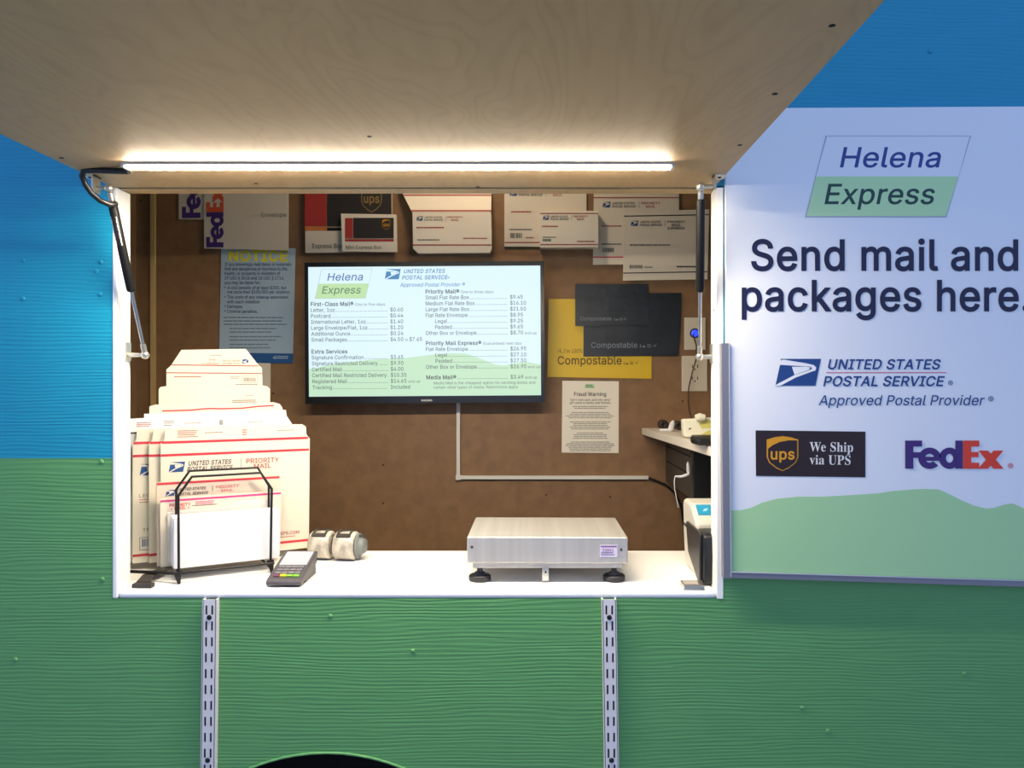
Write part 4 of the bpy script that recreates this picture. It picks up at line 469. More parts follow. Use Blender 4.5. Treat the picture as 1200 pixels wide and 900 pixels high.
# thin wooden batten on the back wall
DB = 2.57
fb = flat(DB)
m = MB(); m.slab(flat(DB-.012), [(176, 120), (181, 120), (181, 500), (176, 500)], .012, mat('pale_batten', (196, 168, 116), .6, vary=((40, 40, 4), .08)))
struct(m.build('trim_4'))

# ================================================================== SERVICE COUNTER
m = MB(); m.box((HX0+.0005, -.0012, ZB), (HX1-.0005, T, ZC), M_WHITE); m.box((-1.30, T+.0005, ZC-.02), (.97, .386, ZC), M_WHITE)
counter = tag(m.build('service_counter', bevel=.006, seg=4), 'white painted counter running along the bottom of the service window', 'counter')

# ================================================================== HATCH
HL, HR, HY = -.846, .364, -.852
hx = thing('service_hatch', ((HL+HR)/2, -.002, ZH), 'large plywood hatch lifted open above the white counter, blue outside', 'hatch')
m = MB(); m.box((HL, HY, ZH), (HR, -.002, ZH+.012), M_PLY)
for px, py in ((433, 160), (975, 30), (908, 110), (867, 170), (72, 185), (300, 215), (560, 219)):
    d = .3996*F/(CY-py); c = Wp(px, py, d); c.z = ZH
    if HL < c.x < HR: m._lathe(c, Vector((0, 0, -1)), [(-.002, .004), (.0004, .004), (.0005, .0001)], M_DARK, 10)
m.build('plywood_panel', hx)
m = MB(); m.box((HL, HY, ZH+.0122), (HR, -.002, ZH+.026), M_SIDING); m.build('outer_skin', hx)
m = MB(); m.tube([Vector((HL+.02, -.004, ZH+.03)), Vector((HR-.02, -.004, ZH+.03))], .006, M_ALU, 10); m.build('hinge', hx)

# LED bar under the hatch
M_LED = mat('led_light', (255, 240, 214), .5, emit=LED_STR); M_LEDB = mat('led_housing', (230, 228, 220), .4)
lx0, lx1, ly = (152-CX)*1.385/F, (783-CX)*1.385/F, 1.385-D0
lb = thing('led_light_bar', ((lx0+lx1)/2, ly, ZH), 'long glowing strip light fixed under the front of the open hatch', 'light')
m = MB(); m.box((lx0-.004, ly-.0125, ZH-.0035), (lx1+.004, ly+.0125, ZH-.0002), M_LEDB)
for y in (ly-.0125, ly+.0113): m.box((lx0-.004, y, ZH-.0050), (lx1+.004, y+.0012, ZH-.0035), M_LEDB)
m.build('housing', lb)
m = MB(); m.prism([Vector((lx0, ly+y, ZH-z)) for y, z in ((-.0112, .0036), (-.0112, .0064), (-.0095, .0078), (.0095, .0078), (.0112, .0064), (.0112, .0036))], (lx1-lx0, 0, 0), M_LED); m.build('diffuser', lb)
for x in (lx0-.010, lx1+.004): m = MB(); m.box((x, ly-.013, ZH-.0085), (x+.006, ly+.013, ZH-.0002), M_LEDB); m.build('end_cap', lb)
# black supply cable at its left end
m = MB(); m.tube([Wp(151, 201, 1.405), Wp(120, 200, 1.41), Wp(101, 199, 1.42)], .0055, M_BLACK, 10)
m.tube([Wp(99, 199, 1.42), Wp(96, 206, 1.425), Wp(100, 216, 1.43), Wp(107, 226, 1.44), Wp(117, 235, 1.45), Wp(129, 240, 1.455), Wp(136, 239, 1.47)], .0052, M_BLACK, 10)
tag(m.build('power_cable'), 'thick black cable looping from the left end of the strip light', 'cable')

# ------------------------------------------------------------------ gas struts
M_STEELP = mat('zinc_plate', (206, 204, 196), .3, .9); M_PLATE = mat('cream_plate', (214, 208, 192), .4, .2)
def strut(label, up, lo, sgn, hatch_px, sticker):
    up, lo = Vector(up), Vector(lo); ax = (lo-up).normalized(); L = (lo-up).length
    t = thing('gas_strut', lo, label, 'gas strut', 'gas struts holding the hatch')
    m = MB(); a = up+ax*.022; b = up+ax*(L*.60)
    m.tube([a, a+ax*.003, a+ax*.006, b-ax*.006, b-ax*.002, b], [.005, .0075, .0085, .0085, .0080, .005], mat('strut_black', (10, 10, 11), .5, spec=.3), 20); m.build('cylinder', t)
    m = MB(); m.tube([b, lo-ax*.014], .0034, M_CHROME, 14); m.build('rod', t)
    for nm, c, d in (('ball_socket', up, ax), ('ball_socket', lo, -ax)):
        m = MB(); m.tube([c+d*.023, c+d*.008], .0055, M_STEELP, 14); m.ball(c, .0088, M_STEELP); m.build(nm, t)
    m = MB()                                                          # plate on the hatch with its stud
    m.tube([up, up+Vector((sgn*.024, 0, .001))], .0036, M_STEELP, 10)
    x = up.x+sgn*.024
    m.box((min(x, x+sgn*.003), up.y-.013, up.z-.008), (max(x, x+sgn*.003), up.y+.013, ZH-.0003), M_STEELP)
    m.box((min(x, x+sgn*.022), up.y-.016, ZH-.0028), (max(x, x+sgn*.022), up.y+.016, ZH-.0003), M_PLATE)
    m._lathe(Vector((x+sgn*.012, up.y, ZH-.0028)), Vector((0, 0, -1)), [(0, .004), (.0015, .003), (.0016, .0001)], M_DARK, 10)
    m.build('upper_bracket', t)
    m = MB(); jx = HX0 if sgn < 0 else HX1
    m.tube([lo, Vector((jx-sgn*.002, lo.y, lo.z))], [.004, .0055], M_STEELP, 10)
    m.box((min(jx-sgn*.0004, jx-sgn*.004), lo.y-.010, lo.z-.012), (max(jx-sgn*.0004, jx-sgn*.004), lo.y+.010, lo.z+.026), M_STEELP); m.build('lower_bracket', t, bevel=.001)
    if sticker:
        m = MB(); e2 = ax.cross(Vector((0, 1, 0))).normalized(); en = e2.cross(ax).normalized()
        if en.y > 0: en = -en; e2 = -e2
        c = a+ax*.03
        for i in range(8):
            an0, an1 = -0.75+i*.1875, -0.75+(i+1)*.1875
            P = lambda s_, an, r=.00875: c+ax*s_+r*(math.sin(an)*e2+math.cos(an)*en)
            m.add([P(0, an0), P(.055, an0), P(.055, an1), P(0, an1)], [(0, 1, 2, 3)], M_DARK if 0 < i < 7 else M_PAPER2)
        for s0, s1 in ((0, .001), (.054, .055), (.006, .012), (.014, .026), (.031, .043), (.046, .050)):
            m.add([P(s0, -.5, .0089), P(s1, -.5, .0089), P(s1, .5, .0089), P(s0, .5, .0089)], [(0, 1, 2, 3)], M_PAPER2)
        plabel(m.build('sticker', t), 'black sticker with white print')
    return t
strut('slanting black gas strut with a small sticker on the left jamb', Wp(128, 221, 1.462), Wp(170, 416, 1.585), -1, None, True)
strut('upright black gas strut without sticker beside the right jamb', Wp(821, 219, 1.462), Wp(820, 418, 1.585), 1, None, False)

# ================================================================== SHELF STANDARDS below the counter
M_STD = mat('grey_enamel', (224, 220, 222), .4, .0)
def standard(xt, xb, label):
    d = D0-.014; f = flat(d); w = 15.5; yb = 985
    xc = lambda y: xt+(xb-xt)*(y-702)/198
    top = 702.5
    t = thing('shelf_standard', Wp(xc(yb), yb, D0-.005), label, 'shelf rail', 'slotted rails under the counter')
    m = MB()
    # channel: web in front, two flanges back to the wall
    P = [(xc(top)-w/2, top), (xc(top)+w/2, top), (xc(yb)+w/2, yb), (xc(yb)-w/2, yb)]
    m.slab(f, P, .0015, M_STD)
    for s in (-1, 1):
        q = [(xc(top)+s*w/2-.8, top), (xc(top)+s*w/2+.8, top), (xc(yb)+s*w/2+.8, yb), (xc(yb)+s*w/2-.8, yb)]
        m.slab(f, q, .0135, M_STD)
    r = 0
    y = 709.5
    while y < yb-10:
        for sx in (-3.4, 3.4):
            if not (y < 712 and False): m.rect(f, xc(y)+sx-1., y, xc(y)+sx+1., y+10.5, M_DARK, .0003)
        y += 18.65
    m.build('channel', t)
    for y in (723.5, 891):
        m = MB(); c = f.P(xc(y), y, 0); m._lathe(c, Vector((0, -1, 0)), [(-.001, .0052), (.001, .0050), (.0022, .0032), (.0024, .0001)], mat('dark_screw', (26, 26, 30), .4, .4), 14); m.build('screw', t)
    return t
standard(245.5, 243.2, 'slotted grey shelf rail on green siding below the envelope rack')
standard(713.8, 716.8, 'slotted grey shelf rail on green siding below the steel scale')

# ================================================================== SIGN at the right
DS = 1.535
fs = flat(DS)
M_SIGN = mat('sign_white', (234, 236, 242), .35, bump=((700, 700, 700), .05, .0005)); M_SG = mat('sign_green', (170, 214, 158), .4); M_SG2 = mat('sign_pale_green', (190, 228, 172), .4)
M_STX = mat('sign_navy', (24, 24, 62), .4); M_SBL = mat('sign_blue', (44, 62, 140), .4); M_SGR = mat('sign_dark_green', (28, 66, 62), .4); M_USB = mat('postal_blue', (26, 66, 130), .4)
M_UBR = mat('dark_brown_print', (38, 18, 18), .4); M_GOLD = mat('gold_print', (216, 150, 20), .4); M_PUR = mat('purple_print', (64, 34, 112), .4); M_ORG = mat('orange_red_print', (232, 62, 36), .4)
M_SHD = mat('sign_grey_edge', (176, 184, 204), .4); M_SRED = mat('sign_red', (210, 60, 80), .4)
sg = thing('sign_board', Wp(1080, 682, DS), 'large white and green advertising sign on the wall right of the window', 'sign')
m = MB()
m.slab(fs, [(850, 127), (1330, 124), (1330, 687), (853, 674)], .012, M_SIGN)
hill = [(855, 598), (868, 598), (880, 595), (893, 589), (910, 584.5), (935, 582), (965, 582), (1000, 580), (1030, 578), (1045, 575.5), (1070, 573.5), (1085, 573), (1100, 573.5), (1110, 578), (1125, 585.5), (1140, 592), (1155, 596), (1165, 595), (1178, 591), (1186, 590), (1194, 593), (1202, 597), (1230, 606), (1260, 608), (1330, 596), (1330, 686), (856, 674)]
m.poly(fs, hill, M_SG, .0005)
# shop logo
m.poly(fs, [(967.5, 159), (1138, 159), (1109, 255), (943, 255)], M_SHD, .0004)
m.poly(fs, [(969, 160), (1136, 160), (1123, 206.8), (956, 206.8)], M_SIGN, .0008); m.poly(fs, [(956, 206.8), (1123, 206.8), (1108, 253.5), (945, 253.5)], M_SG2, .0008)
m.text(fs, 'Helena', 984, 196, 33, M_SBL, width=121-5, bold=.012, shear=.2, res=6, lift=.0010); m.text(fs, 'Express', 966, 239, 33, M_SGR, width=131-4, bold=.012, shear=.2, res=6, lift=.0010)
m.text(fs, 'Send mail and', 880, 316.5, 50, M_STX, width=313, bold=.020, res=6, lift=.0010); m.text(fs, 'packages here.', 869, 364, 50, M_STX, width=337, bold=.020, res=6, lift=.0010)
# postal emblem
eagle_emblem(m, fs, 908.5, 420.5, 962, 452, M_USB, M_SIGN)
m.text(fs, 'UNITED STATES', 969.5, 432.5, 16, M_USB, width=131, bold=.022, shear=.22, res=5); m.text(fs, 'POSTAL SERVICE', 964.5, 452.3, 16, M_USB, width=140, bold=.022, shear=.22, res=5)
m.rect(fs, 968, 436.2, 1109, 437, M_SRED); m.text(fs, '®', 1111, 453, 10, M_USB, res=4); m.text(fs, 'Approved Postal Provider', 959, 474.8, 16.5, M_USB, width=193, bold=.006, shear=.2, res=5); m.text(fs, '®', 1158, 472, 11, M_USB, res=4)
# parcel badge
m.poly(fs, [(885.3, 504.3), (1014, 505.8), (1014, 559.3), (885.8, 557.7)], M_UBR, .0006)
shield(m, fs, 916.8, 511, 37, 41, M_GOLD, M_UBR)
M_OFF = mat('off_white_print', (226, 222, 220), .4)
rt = -.012
m.text(fs, 'We Ship', 948.5, 528.8, 15.5, M_OFF, width=51, font='serif', rot=rt, res=5); m.text(fs, 'via UPS', 948.5, 544, 15.5, M_OFF, width=48, font='serif', rot=rt, res=5)
# courier wordmark: purple Fed, orange Ex
courier_mark(m, fs, lambda a, b: (1060.5+a*.25, 516.2+b*.25), M_PUR, M_ORG)
m.text(fs, '®', 1181, 550.5, 11, M_SRED, res=4)
m.build('sign_panel', sg)
m = MB(); f2 = flat(DS-.004)
m.slab(f2, [(845.5, 402), (855, 402), (857.2, 678), (848, 678)], .018, M_ALU); m.slab(flat(DS-.005), [(854, 402.2), (855.2, 402.2), (857.6, 677), (856.4, 677)], .002, mat('channel_edge', (190, 192, 204), .35, .5)); m.build('side_channel', sg, bevel=.0008)
m = MB(); m.slab(f2, [(856.5, 670), (1330, 684), (1330, 692), (856.5, 677.5)], .018, M_ALU); m.slab(flat(DS-.005), [(857, 670), (1330, 684), (1330, 685.2), (857, 671.4)], .002, MATS['channel_edge']); m.build('bottom_channel', sg, bevel=.0008)

# ================================================================== TELEVISION on the back wall
DT = 2.475
ang = .0065
kT = DT/F
cT = Wp(497.6, 389.6, DT)
fT = Frame(cT, (kT*math.cos(ang), 0, kT*math.sin(ang)), (kT*math.sin(ang), 0, -kT*math.cos(ang)), (0, -1, 0), -1)
TX = lambda x: x-497.6
TY = lambda y: y-389.6
tv = thing('television', (cT.x, DB-D0-.03, Wp(0, 473, DT).z), 'wall mounted television showing a price list on brown wall', 'television')
M_BEZ = mat('tv_bezel', (16, 20, 26), .3); 
m = MB(); bx0, bx1, by0, by1 = TX(357.3), TX(638), TY(306.8), TY(472.5); sx0, sx1, sy0, sy1 = TX(361.5), TX(633.6), TY(312), TY(464)
m.slab(fT, [(bx0, by0), (bx1, by0), (bx1, by1), (bx0, by1)], .035, M_BEZ, lift=-.003)
for a, b, c, d in ((bx0, by0, bx1, sy0), (bx0, sy1, bx1, by1), (bx0, sy0, sx0, sy1), (sx1, sy0, bx1, sy1)): m.slab(fT, [(a, b), (c, b), (c, d), (a, d)], .0035, M_BEZ, lift=0)
m.text(fT, 'SAMSUNG', TX(499.5), TY(470.3), 3.2, M_OFF, width=13, bold=.03, align='C', lift=.0006)
m.build('bezel', tv)
m = MB(); m.box((cT.x-.15, cT.y+.038, cT.z-.1), (cT.x+.15, DB-D0, cT.z+.1), M_BLACK); m.build('wall_mount', tv)
def E(n, c, e): return mat(n, c, .5, emit=e)
S_BG = E('screen_white', (222, 246, 255), 1.0); S_HILL = E('screen_green', (200, 236, 204), .95); S_TX = E('screen_text', (98, 108, 116), .9); S_BD = E('screen_bold_text', (76, 84, 92), .9)
S_LG = E('screen_logo_green', (196, 232, 176), .95); S_BL = E('screen_blue', (96, 128, 184), .95); S_PB = E('screen_postal_blue', (76, 138, 192), .95); S_GT = E('screen_green_text', (110, 150, 120), .9); S_ED = E('screen_edge', (196, 214, 222), .95)
m = MB()
def tx(s, x, y, size, mm, width=None, **k): m.text(fT, s, TX(x), TY(y), size, mm, width=width, lift=.0003, **k)
m.slab(fT, [(sx0, sy0), (sx1, sy0), (sx1, sy1), (sx0, sy1)], .001, S_BG, lift=-.0018)
Lq = -.0014
hl = [(361.6, 432), (385, 427), (415, 423), (440, 420.5), (470, 420), (490, 417.5), (510, 415), (530, 414), (545, 414.5), (560, 419.5), (580, 427.5), (590, 429), (605, 426), (618, 425), (633.5, 428), (633.5, 463.8), (361.6, 463.8)]
m.poly(fT, [(TX(a), TY(b)) for a, b in hl], S_HILL, Lq)
m.poly(fT, [(TX(377), TY(314.4)), (TX(437), TY(314.4)), (TX(428.6), TY(349.3)), (TX(369), TY(349.3))], S_ED, Lq)
m.poly(fT, [(TX(377.6), TY(315)), (TX(436.3), TY(315)), (TX(432.5), TY(331.7)), (TX(373.9), TY(331.7))], S_BG, Lq+.0004); m.poly(fT, [(TX(373.9), TY(331.7)), (TX(432.5), TY(331.7)), (TX(428.2), TY(348.8)), (TX(369.8), TY(348.8))], S_LG, Lq+.0004)
tx('Helena', 384, 328, 12, S_BL, 41, shear=.2, bold=.012, res=3); tx('Express', 377.5, 343.3, 12, S_GT, 45, shear=.2, bold=.012, res=3)
fT2 = Frame(fT.P(0, 0, -.0012), fT.eu, fT.ev, fT.en, -1)
eagle_emblem(m, fT2, TX(451.2), TY(315), TX(470), TY(327), S_PB, S_BG)
tx('UNITED STATES', 473.5, 320, 6.4, S_PB, 48, bold=.02, shear=.2); tx('POSTAL SERVICE', 471.5, 327.3, 6.4, S_PB, 53, bold=.02, shear=.2); tx('®', 525, 327.3, 4, S_PB); tx('Approved Postal Provider ®', 469.3, 335.8, 6.2, S_PB, 75.5, shear=.2, bold=.008)
def nat(st, size, sq=.93, bold=.010):
    V, _ = glyphs(st, bold, 2); return (max(p[0] for p in V)-min(p[0] for p in V))*size*sq
def row(x, y, name, price, px=457.5, dots=455.5, extra=None):
    w = nat(name, 6.2); tx(name, x, y, 6.2, S_TX, w, bold=.010)
    n = int((dots-x-w-1)/1.25)
    for i in range(n): a = x+w+1+i*1.25; m.rect(fT, TX(a), TY(y-.05), TX(a+.6), TY(y-.65), S_TX, .0003)
    tx(price, px, y, 6.2, S_TX, nat(price, 6.2, .9), bold=.010)
    if extra: tx(extra, px+20.5, y, 4.4, S_TX, 14)
tx('First-Class Mail®', 364.4, 357.8, 6.5, S_BD, 50, bold=.022); tx('One to five days', 416.5, 357.8, 4.6, S_TX, 35)
for i, (a, b) in enumerate((('Letter, 1oz', '$0.60'), ('Postcard', '$0.44'), ('International Letter, 1oz', '$1.40'), ('Large Envelope/Flat, 1oz', '$1.20'), ('Additional Ounce', '$0.24'), ('Small Packages', '$4.50'))):
    row(364.4+i*.1, 364.7+i*6.95, a, b)
tx('to', 474.6, 399.5, 4.4, S_TX, 3.6); tx('$7.65', 479.6, 399.5, 6.2, S_TX, nat('$7.65', 6.2, .9), bold=.010)
tx('Extra Services', 365, 413.5, 6.5, S_BD, 42, bold=.022)
for i, (a, b) in enumerate((('Signature Confirmation', '$3.65'), ('Signature Restricted Delivery', '$9.90'), ('Certified Mail', '$4.00'), ('Certified Mail Restricted Delivery', '$10.35'), ('Registered Mail', '$14.65'), ('Tracking', 'Included'))):
    row(365+i*.15, 420.3+i*7, a, b, extra='and up' if i == 4 else None)
tx('Priority Mail®', 499, 344.0, 6.5, S_BD, 39.5, bold=.022); tx('One to three days', 540.5, 344, 4.6, S_TX, 38)
for i, (a, b, ind) in enumerate((('Small Flat Rate Box', '$9.45', 0), ('Medium Flat Rate Box', '$16.10', 0), ('Large Flat Rate Box', '$21.50', 0), ('Flat Rate Envelope', '$8.95', 0), ('Legal', '$9.25', 11), ('Padded', '$9.65', 11), ('Other Box or Envelope', '$8.70', 0))):
    row(499+ind, 350.8+i*6.95, a, b, 598, 596, extra='and up' if i == 6 else None) if i != 6 else (row(499, 350.8+i*6.95, a, b, 598, 596), tx('and up', 615, 350.8+i*6.95, 4.4, S_TX, 14))
tx('Priority Mail Express®', 499, 404.5, 6.5, S_BD, 65, bold=.022); tx('Guaranteed next day', 566, 404.5, 4.6, S_TX, 45)
for i, (a, b, ind) in enumerate((('Flat Rate Envelope', '$26.95', 0), ('Legal', '$27.10', 11), ('Padded', '$27.50', 11), ('Other Box or Envelope', '$26.95', 0))): row(499+ind, 411.3+i*6.95, a, b, 598, 596)
tx('and up', 618.3, 432.1, 4.2, S_TX, 14.5)
tx('Media Mail®', 499.3, 444.5, 6.5, S_BD, 35, bold=.022)
for i in range(48): m.rect(fT, TX(535.5+i*1.25), TY(444.4), TX(536.1+i*1.25), TY(443.8), S_TX, .0003)
tx('$3.49', 598, 444.5, 6.2, S_TX, nat('$3.49', 6.2, .9), bold=.010); tx('and up', 615, 444.5, 4.4, S_TX, 14)
tx('Media Mail is the cheapest option for sending books and', 507.8, 450.6, 4.8, S_TX, 119); tx('certain other types of media. Restrictions apply', 507.8, 455.6, 4.8, S_TX, 99)
plabel(m.build('screen', tv), 'glowing pale screen with a price list')

# white cable raceway below it
M_RACE = mat('white_raceway', (222, 218, 210), .45)
rc = thing('cable_raceway', Wp(537, 562, DB), 'thin white L-shaped cable raceway below the television', 'cable cover')
m = MB(); m.slab(flat(DB-.012), [(534.8, 470), (539, 470), (539, 557.5), (534.8, 557.5)], .0118, M_RACE); m.build('vertical_channel', rc, bevel=.001)
m = MB(); m.slab(flat(DB-.012), [(539.2, 557.6), (760, 557.9), (760, 562), (539.2, 561.8)], .0118, M_RACE); m.build('horizontal_channel', rc, bevel=.001)
m = MB(); m.slab(flat(DB-.0135), [(534, 556.8), (540, 556.8), (540, 562.6), (534, 562.6)], .0133, M_RACE); m.build('corner_cover', rc, bevel=.001)

# ================================================================== PAPERS AND MAILERS pinned to the back wall
def R(x0, y0, x1, y1, t=0): return [(x0, y0), (x1, y0+t), (x1, y1+t), (x0, y1)]
def pinned(name, label, cat, pts, lift, th, mm, group=None, deco=None, bevel=0.):
    f = flat(DB-lift); b = MB(); b.slab(f, pts, th, mm)
    if deco: deco(b, f)
    return tag(b.build(name, bevel=bevel), label, cat, group)
GE = 'mail samples pinned along the top of the back wall'
# courier envelopes with vertical lettering
M_PUR2 = mat('courier_purple', (70, 44, 122), .6); M_ORG2 = mat('courier_orange', (222, 92, 58), .6)
def d_(b, f): courier_mark(b, f, lambda x, y: (213.5+y*.165, 255+3.5-x*.165-3), M_PUR2, M_ORG2, 'Fed')
pinned('courier_envelope', 'white envelope with purple sideways letters, partly behind the larger one at upper left', 'envelope', R(209.5, 165, 292, 257), .004, .003, M_KRAFT, GE, d_)
def d_(b, f):
    courier_mark(b, f, lambda x, y: (242+y*.152, 289.8-x*.152), M_PUR2, M_ORG2); b.text(f, 'Envelope', 306.5, 254.3, 7.6, M_GREY, width=29)
pinned('courier_envelope', 'white envelope with purple and orange sideways letters above the blue notice', 'envelope', [(238.7, 170), (338, 170), (338, 293.5), (239.2, 291)], .009, .003, M_KRAFT, GE, d_)
# blue notice
M_NB = mat('pale_blue_poster', (166, 190, 210), .6); M_YEL = mat('yellow_print', (226, 214, 30), .6); M_NT = mat('poster_ink', (74, 92, 122), .7); M_BND = mat('poster_band_blue', (24, 84, 146), .6)
def d_(b, f):
    b.text(f, 'NOTICE', 268, 305.8, 17, M_YEL, width=69.5, bold=.04, res=4)
    for i, (s, w) in enumerate((('If you knowingly mail items or materials', 78), ('that are dangerous or injurious to life,', 74), ('health, or property in violation of', 65), ('39 USC § 3018 and 18 USC § 1716,', 70), ('you may be liable for:', 42))): b.text(f, s, 263.5-i*.1, 311.5+i*5.4, 5.2, M_NT, width=w, bold=.012)
    for x, y, s, w in ((266.8, 339, 'A civil penalty of at least $250, but', 69), (266.6, 344, 'not more than $100,000 per violation,', 74), (266.5, 350, 'The costs of any cleanup associated', 71), (266.4, 355.5, 'with each violation', 38), (266.3, 361, 'Damages.', 18.5), (266.2, 366.7, 'Criminal penalties.', 36)): b.text(f, s, x, y, 5.2, M_NT, width=w, bold=.012)
    for y in (337.5, 348.5, 359.5, 365): b.rect(f, 263, y, 264.3, y-1.3, M_NT)
    M_NL = mat('poster_ink_light', (112, 132, 156), .7); b.bars(f, 262, 337, (371.5, 375.5, 379.5), 1.3, M_NL, jag=.2); b.bars(f, 269, 337, (384.5, 388.5, 394, 398, 403, 407), 1.2, M_NL, jag=.35)
    b.poly(f, [(257, 413.2), (344, 414.3), (343, 426), (256.6, 424.6)], M_BND); eagle_emblem(b, Frame(f.P(0, 0, .0006), f.eu, f.ev, f.en, -1), 320, 417, 324.5, 420.5, M_NB, M_BND); b.bars(f, 325, 339, (417.2, 419.2), 1.1, M_NB, lift=.0012, jag=.1)
pinned('notice_poster', 'pale blue notice poster with yellow heading left of the television', 'poster', [(259.3, 291), (346.3, 291), (343, 426), (256.6, 424.6)], .0025, .0015, M_NB, None, d_)
pinned('paper_sheet', 'small blank cream sheet peeking out below the blue notice poster', 'paper', R(285, 418, 317, 457), .0012, .0008, M_KRAFT)
# brown parcel boxes
M_BXR = mat('box_red', (176, 56, 52), .55); M_BXB = mat('box_dark_brown', (48, 42, 40), .5); M_BXO = mat('box_orange', (206, 128, 60), .55); M_BXG = mat('box_gold', (150, 124, 72), .55)
def d_(b, f):
    b.rect(f, 357.2, 160, 383, 265.4, M_BXR); b.rect(f, 383.2, 160, 458.8, 265.4, M_BXB); b.rect(f, 357.4, 265.6, 383, 270.5, M_BXO); b.rect(f, 383.2, 265.8, 458.8, 266.6, M_BXG); b.rect(f, 383.2, 267, 458.8, 270.5, M_UBR)
    shield(b, f, 435.5, 216, 24, 33, M_BXG, M_BXB); b.text(f, 'Express Box', 366, 290.8, 7.4, M_DGREY, width=36)
pinned('express_box', 'larger red and dark brown parcel box left of the small one, above the television', 'box', [(357, 155), (459, 155), (459, 295.6), (357.8, 296.2)], .016, .0155, M_KRAFT, GE, d_, .001)
def d_(b, f):
    b.rect(f, 404.3, 255.6, 413.6, 279.2, M_BXR); b.rect(f, 414, 255.3, 461.4, 279.2, M_BXB); b.rect(f, 404.3, 279.6, 461.4, 280.2, M_BXG); b.rect(f, 404.3, 280.5, 461.4, 283, M_BXR); shield(b, f, 452.6, 257, 9.4, 12.4, M_GOLD, M_BXB); b.text(f, 'Mini Express Box', 405.6, 291.8, 5.8, M_DGREY, width=41.5)
pinned('express_box', 'small red and dark brown parcel box overlapping the larger one above the television', 'box', [(399.5, 250.3), (464.3, 251.3), (465.2, 295.5), (401, 294.6)], .032, .0155, M_WP, GE, d_, .001)
def postal(b, f, x, y, w, ink=M_NAVY, red=M_DRED, third=None, pm=True):
    """emblem, two lines of lettering and the red service name; x, y = top-left, w = width of all"""
    k = w/100
    eagle_emblem(b, f, x, y, x+14*k, y+9.4*k, ink, M_PAPER)
    b.text(f, 'UNITED STATES', x+17*k, y+4*k, 5*k, M_DGREY, width=36*k, bold=.02, shear=.2); b.text(f, 'POSTAL SERVICE', x+16*k, y+9.4*k, 5*k, M_DGREY, width=39*k, bold=.02, shear=.2)
    if pm: b.rect(f, x+61*k, y-1*k, x+61.6*k, y+10*k, M_GREY); b.text(f, 'PRIORITY', x+65*k, y+4*k, 5.4*k, red, width=32*k, bold=.02); b.text(f, 'MAIL', x+73*k, y+9.8*k, 5.4*k, red, width=16*k, bold=.02)
    if third: b.text(f, third, x+66*k, y+15.4*k, 5.4*k, red, width=30*k, bold=.02)
# postal box with lid flap (really deep)
f = flat(DB-.05); m = MB()
bt = thing('mailing_box', Wp(530, 297, DB-.03), 'deep white mailing box with red stripes hanging directly above the television', 'box', GE)
m.slab(f, [(483.4, 248.6), (575.6, 248.6), (576.2, 291), (574, 296.3), (490, 297), (484, 291)], .048, M_WP)
postal(m, f, 488, 253.4, 56); m.bars(f, 488, 521, (266,), 1.5, M_DRED, jag=.05); m.bars(f, 489, 516, (280.5,), 1.3, M_GREY, jag=.05); m.bars(f, 543, 571, (278.6,), 1.4, M_DRED, jag=.05)
m.rect(f, 483.6, 286.4, 576, 287.8, M_DRED); m.build('body', bt, bevel=.002)
m = MB(); A = [Wp(482.8, 248.4, DB-.049), Wp(575.6, 248.4, DB-.049), Wp(576, 212, DB-.006), Wp(464, 212, DB-.006)]
m.prism(A, (0, .002, .002), M_WP)
def lp(t0, t1, mm):
    P = lambda s, t: A[0].lerp(A[3], t) if s == 0 else A[1].lerp(A[2], t)
    n = Vector((0, -.0008, -.0008)); m.add([P(0, t0)+n, P(1, t0)+n, P(1, t1)+n, P(0, t1)+n], [(0, 1, 2, 3)], mm)
lp(.02, .07, M_DRED); lp(.52, .57, M_DRED); m.build('lid_flap', bt)
# flat postal envelopes
def d_(b, f):
    postal(b, f, 597, 223, 70); b.bars(f, 599, 627, (247.5,), 1.5, M_DRED); b.bars(f, 597, 624, (268.2,), 1.5, M_GREY, jag=.05); b.barcode(f, 598, 273, 612, 279, M_DGREY); b.bars(f, 616, 626, (278,), 1.2, M_DRED); b.rect(f, 591.2, 283.5, 687, 284.8, M_DRED)
pinned('flat_rate_envelope', 'white envelope with red bottom stripe, left behind the small white box', 'envelope', [(591, 165), (687.4, 165), (687.2, 289.3), (591, 288.8)], .004, .003, M_KRAFT, GE, d_)
def d_(b, f):
    b.rect(f, 633, 249.6, 701, 250.7, M_DRED); postal(b, f, 636, 252.5, 55); b.bars(f, 635, 654, (264.6,), 1.3, M_DRED, jag=.05); b.bars(f, 636, 652, (277.5,), 1, M_GREY); b.barcode(f, 636, 280, 646, 283, M_DGREY); b.bars(f, 676, 697, (282.3,), 1.2, M_DRED, jag=.05); b.rect(f, 633, 286, 701.2, 287.2, M_DRED)
pinned('small_box', 'small thick white box with red stripes between the two red-striped envelopes', 'box', [(632.8, 247), (701, 247), (701.3, 289.6), (633, 290.2)], .038, .036, M_WP, GE, d_, .001)
def d_(b, f):
    b.rect(f, 695.6, 231, 795.5, 232.3, M_DRED); postal(b, f, 706, 236.6, 70); b.bars(f, 705, 729, (264.3,), 1.3, M_DRED, jag=.05); b.bars(f, 705, 729, (285.3,), 1.5, M_GREY, jag=.05); b.barcode(f, 706, 290.5, 720, 295.5, M_DGREY); b.rect(f, 695, 300.6, 731, 302, M_RED)
pinned('flat_rate_envelope', 'white envelope with red stripes top and bottom behind the black-striped one', 'envelope', [(695.9, 226), (795.6, 224.6), (796.2, 309), (694.8, 310.3)], .006, .003, M_KRAFT, GE, d_)
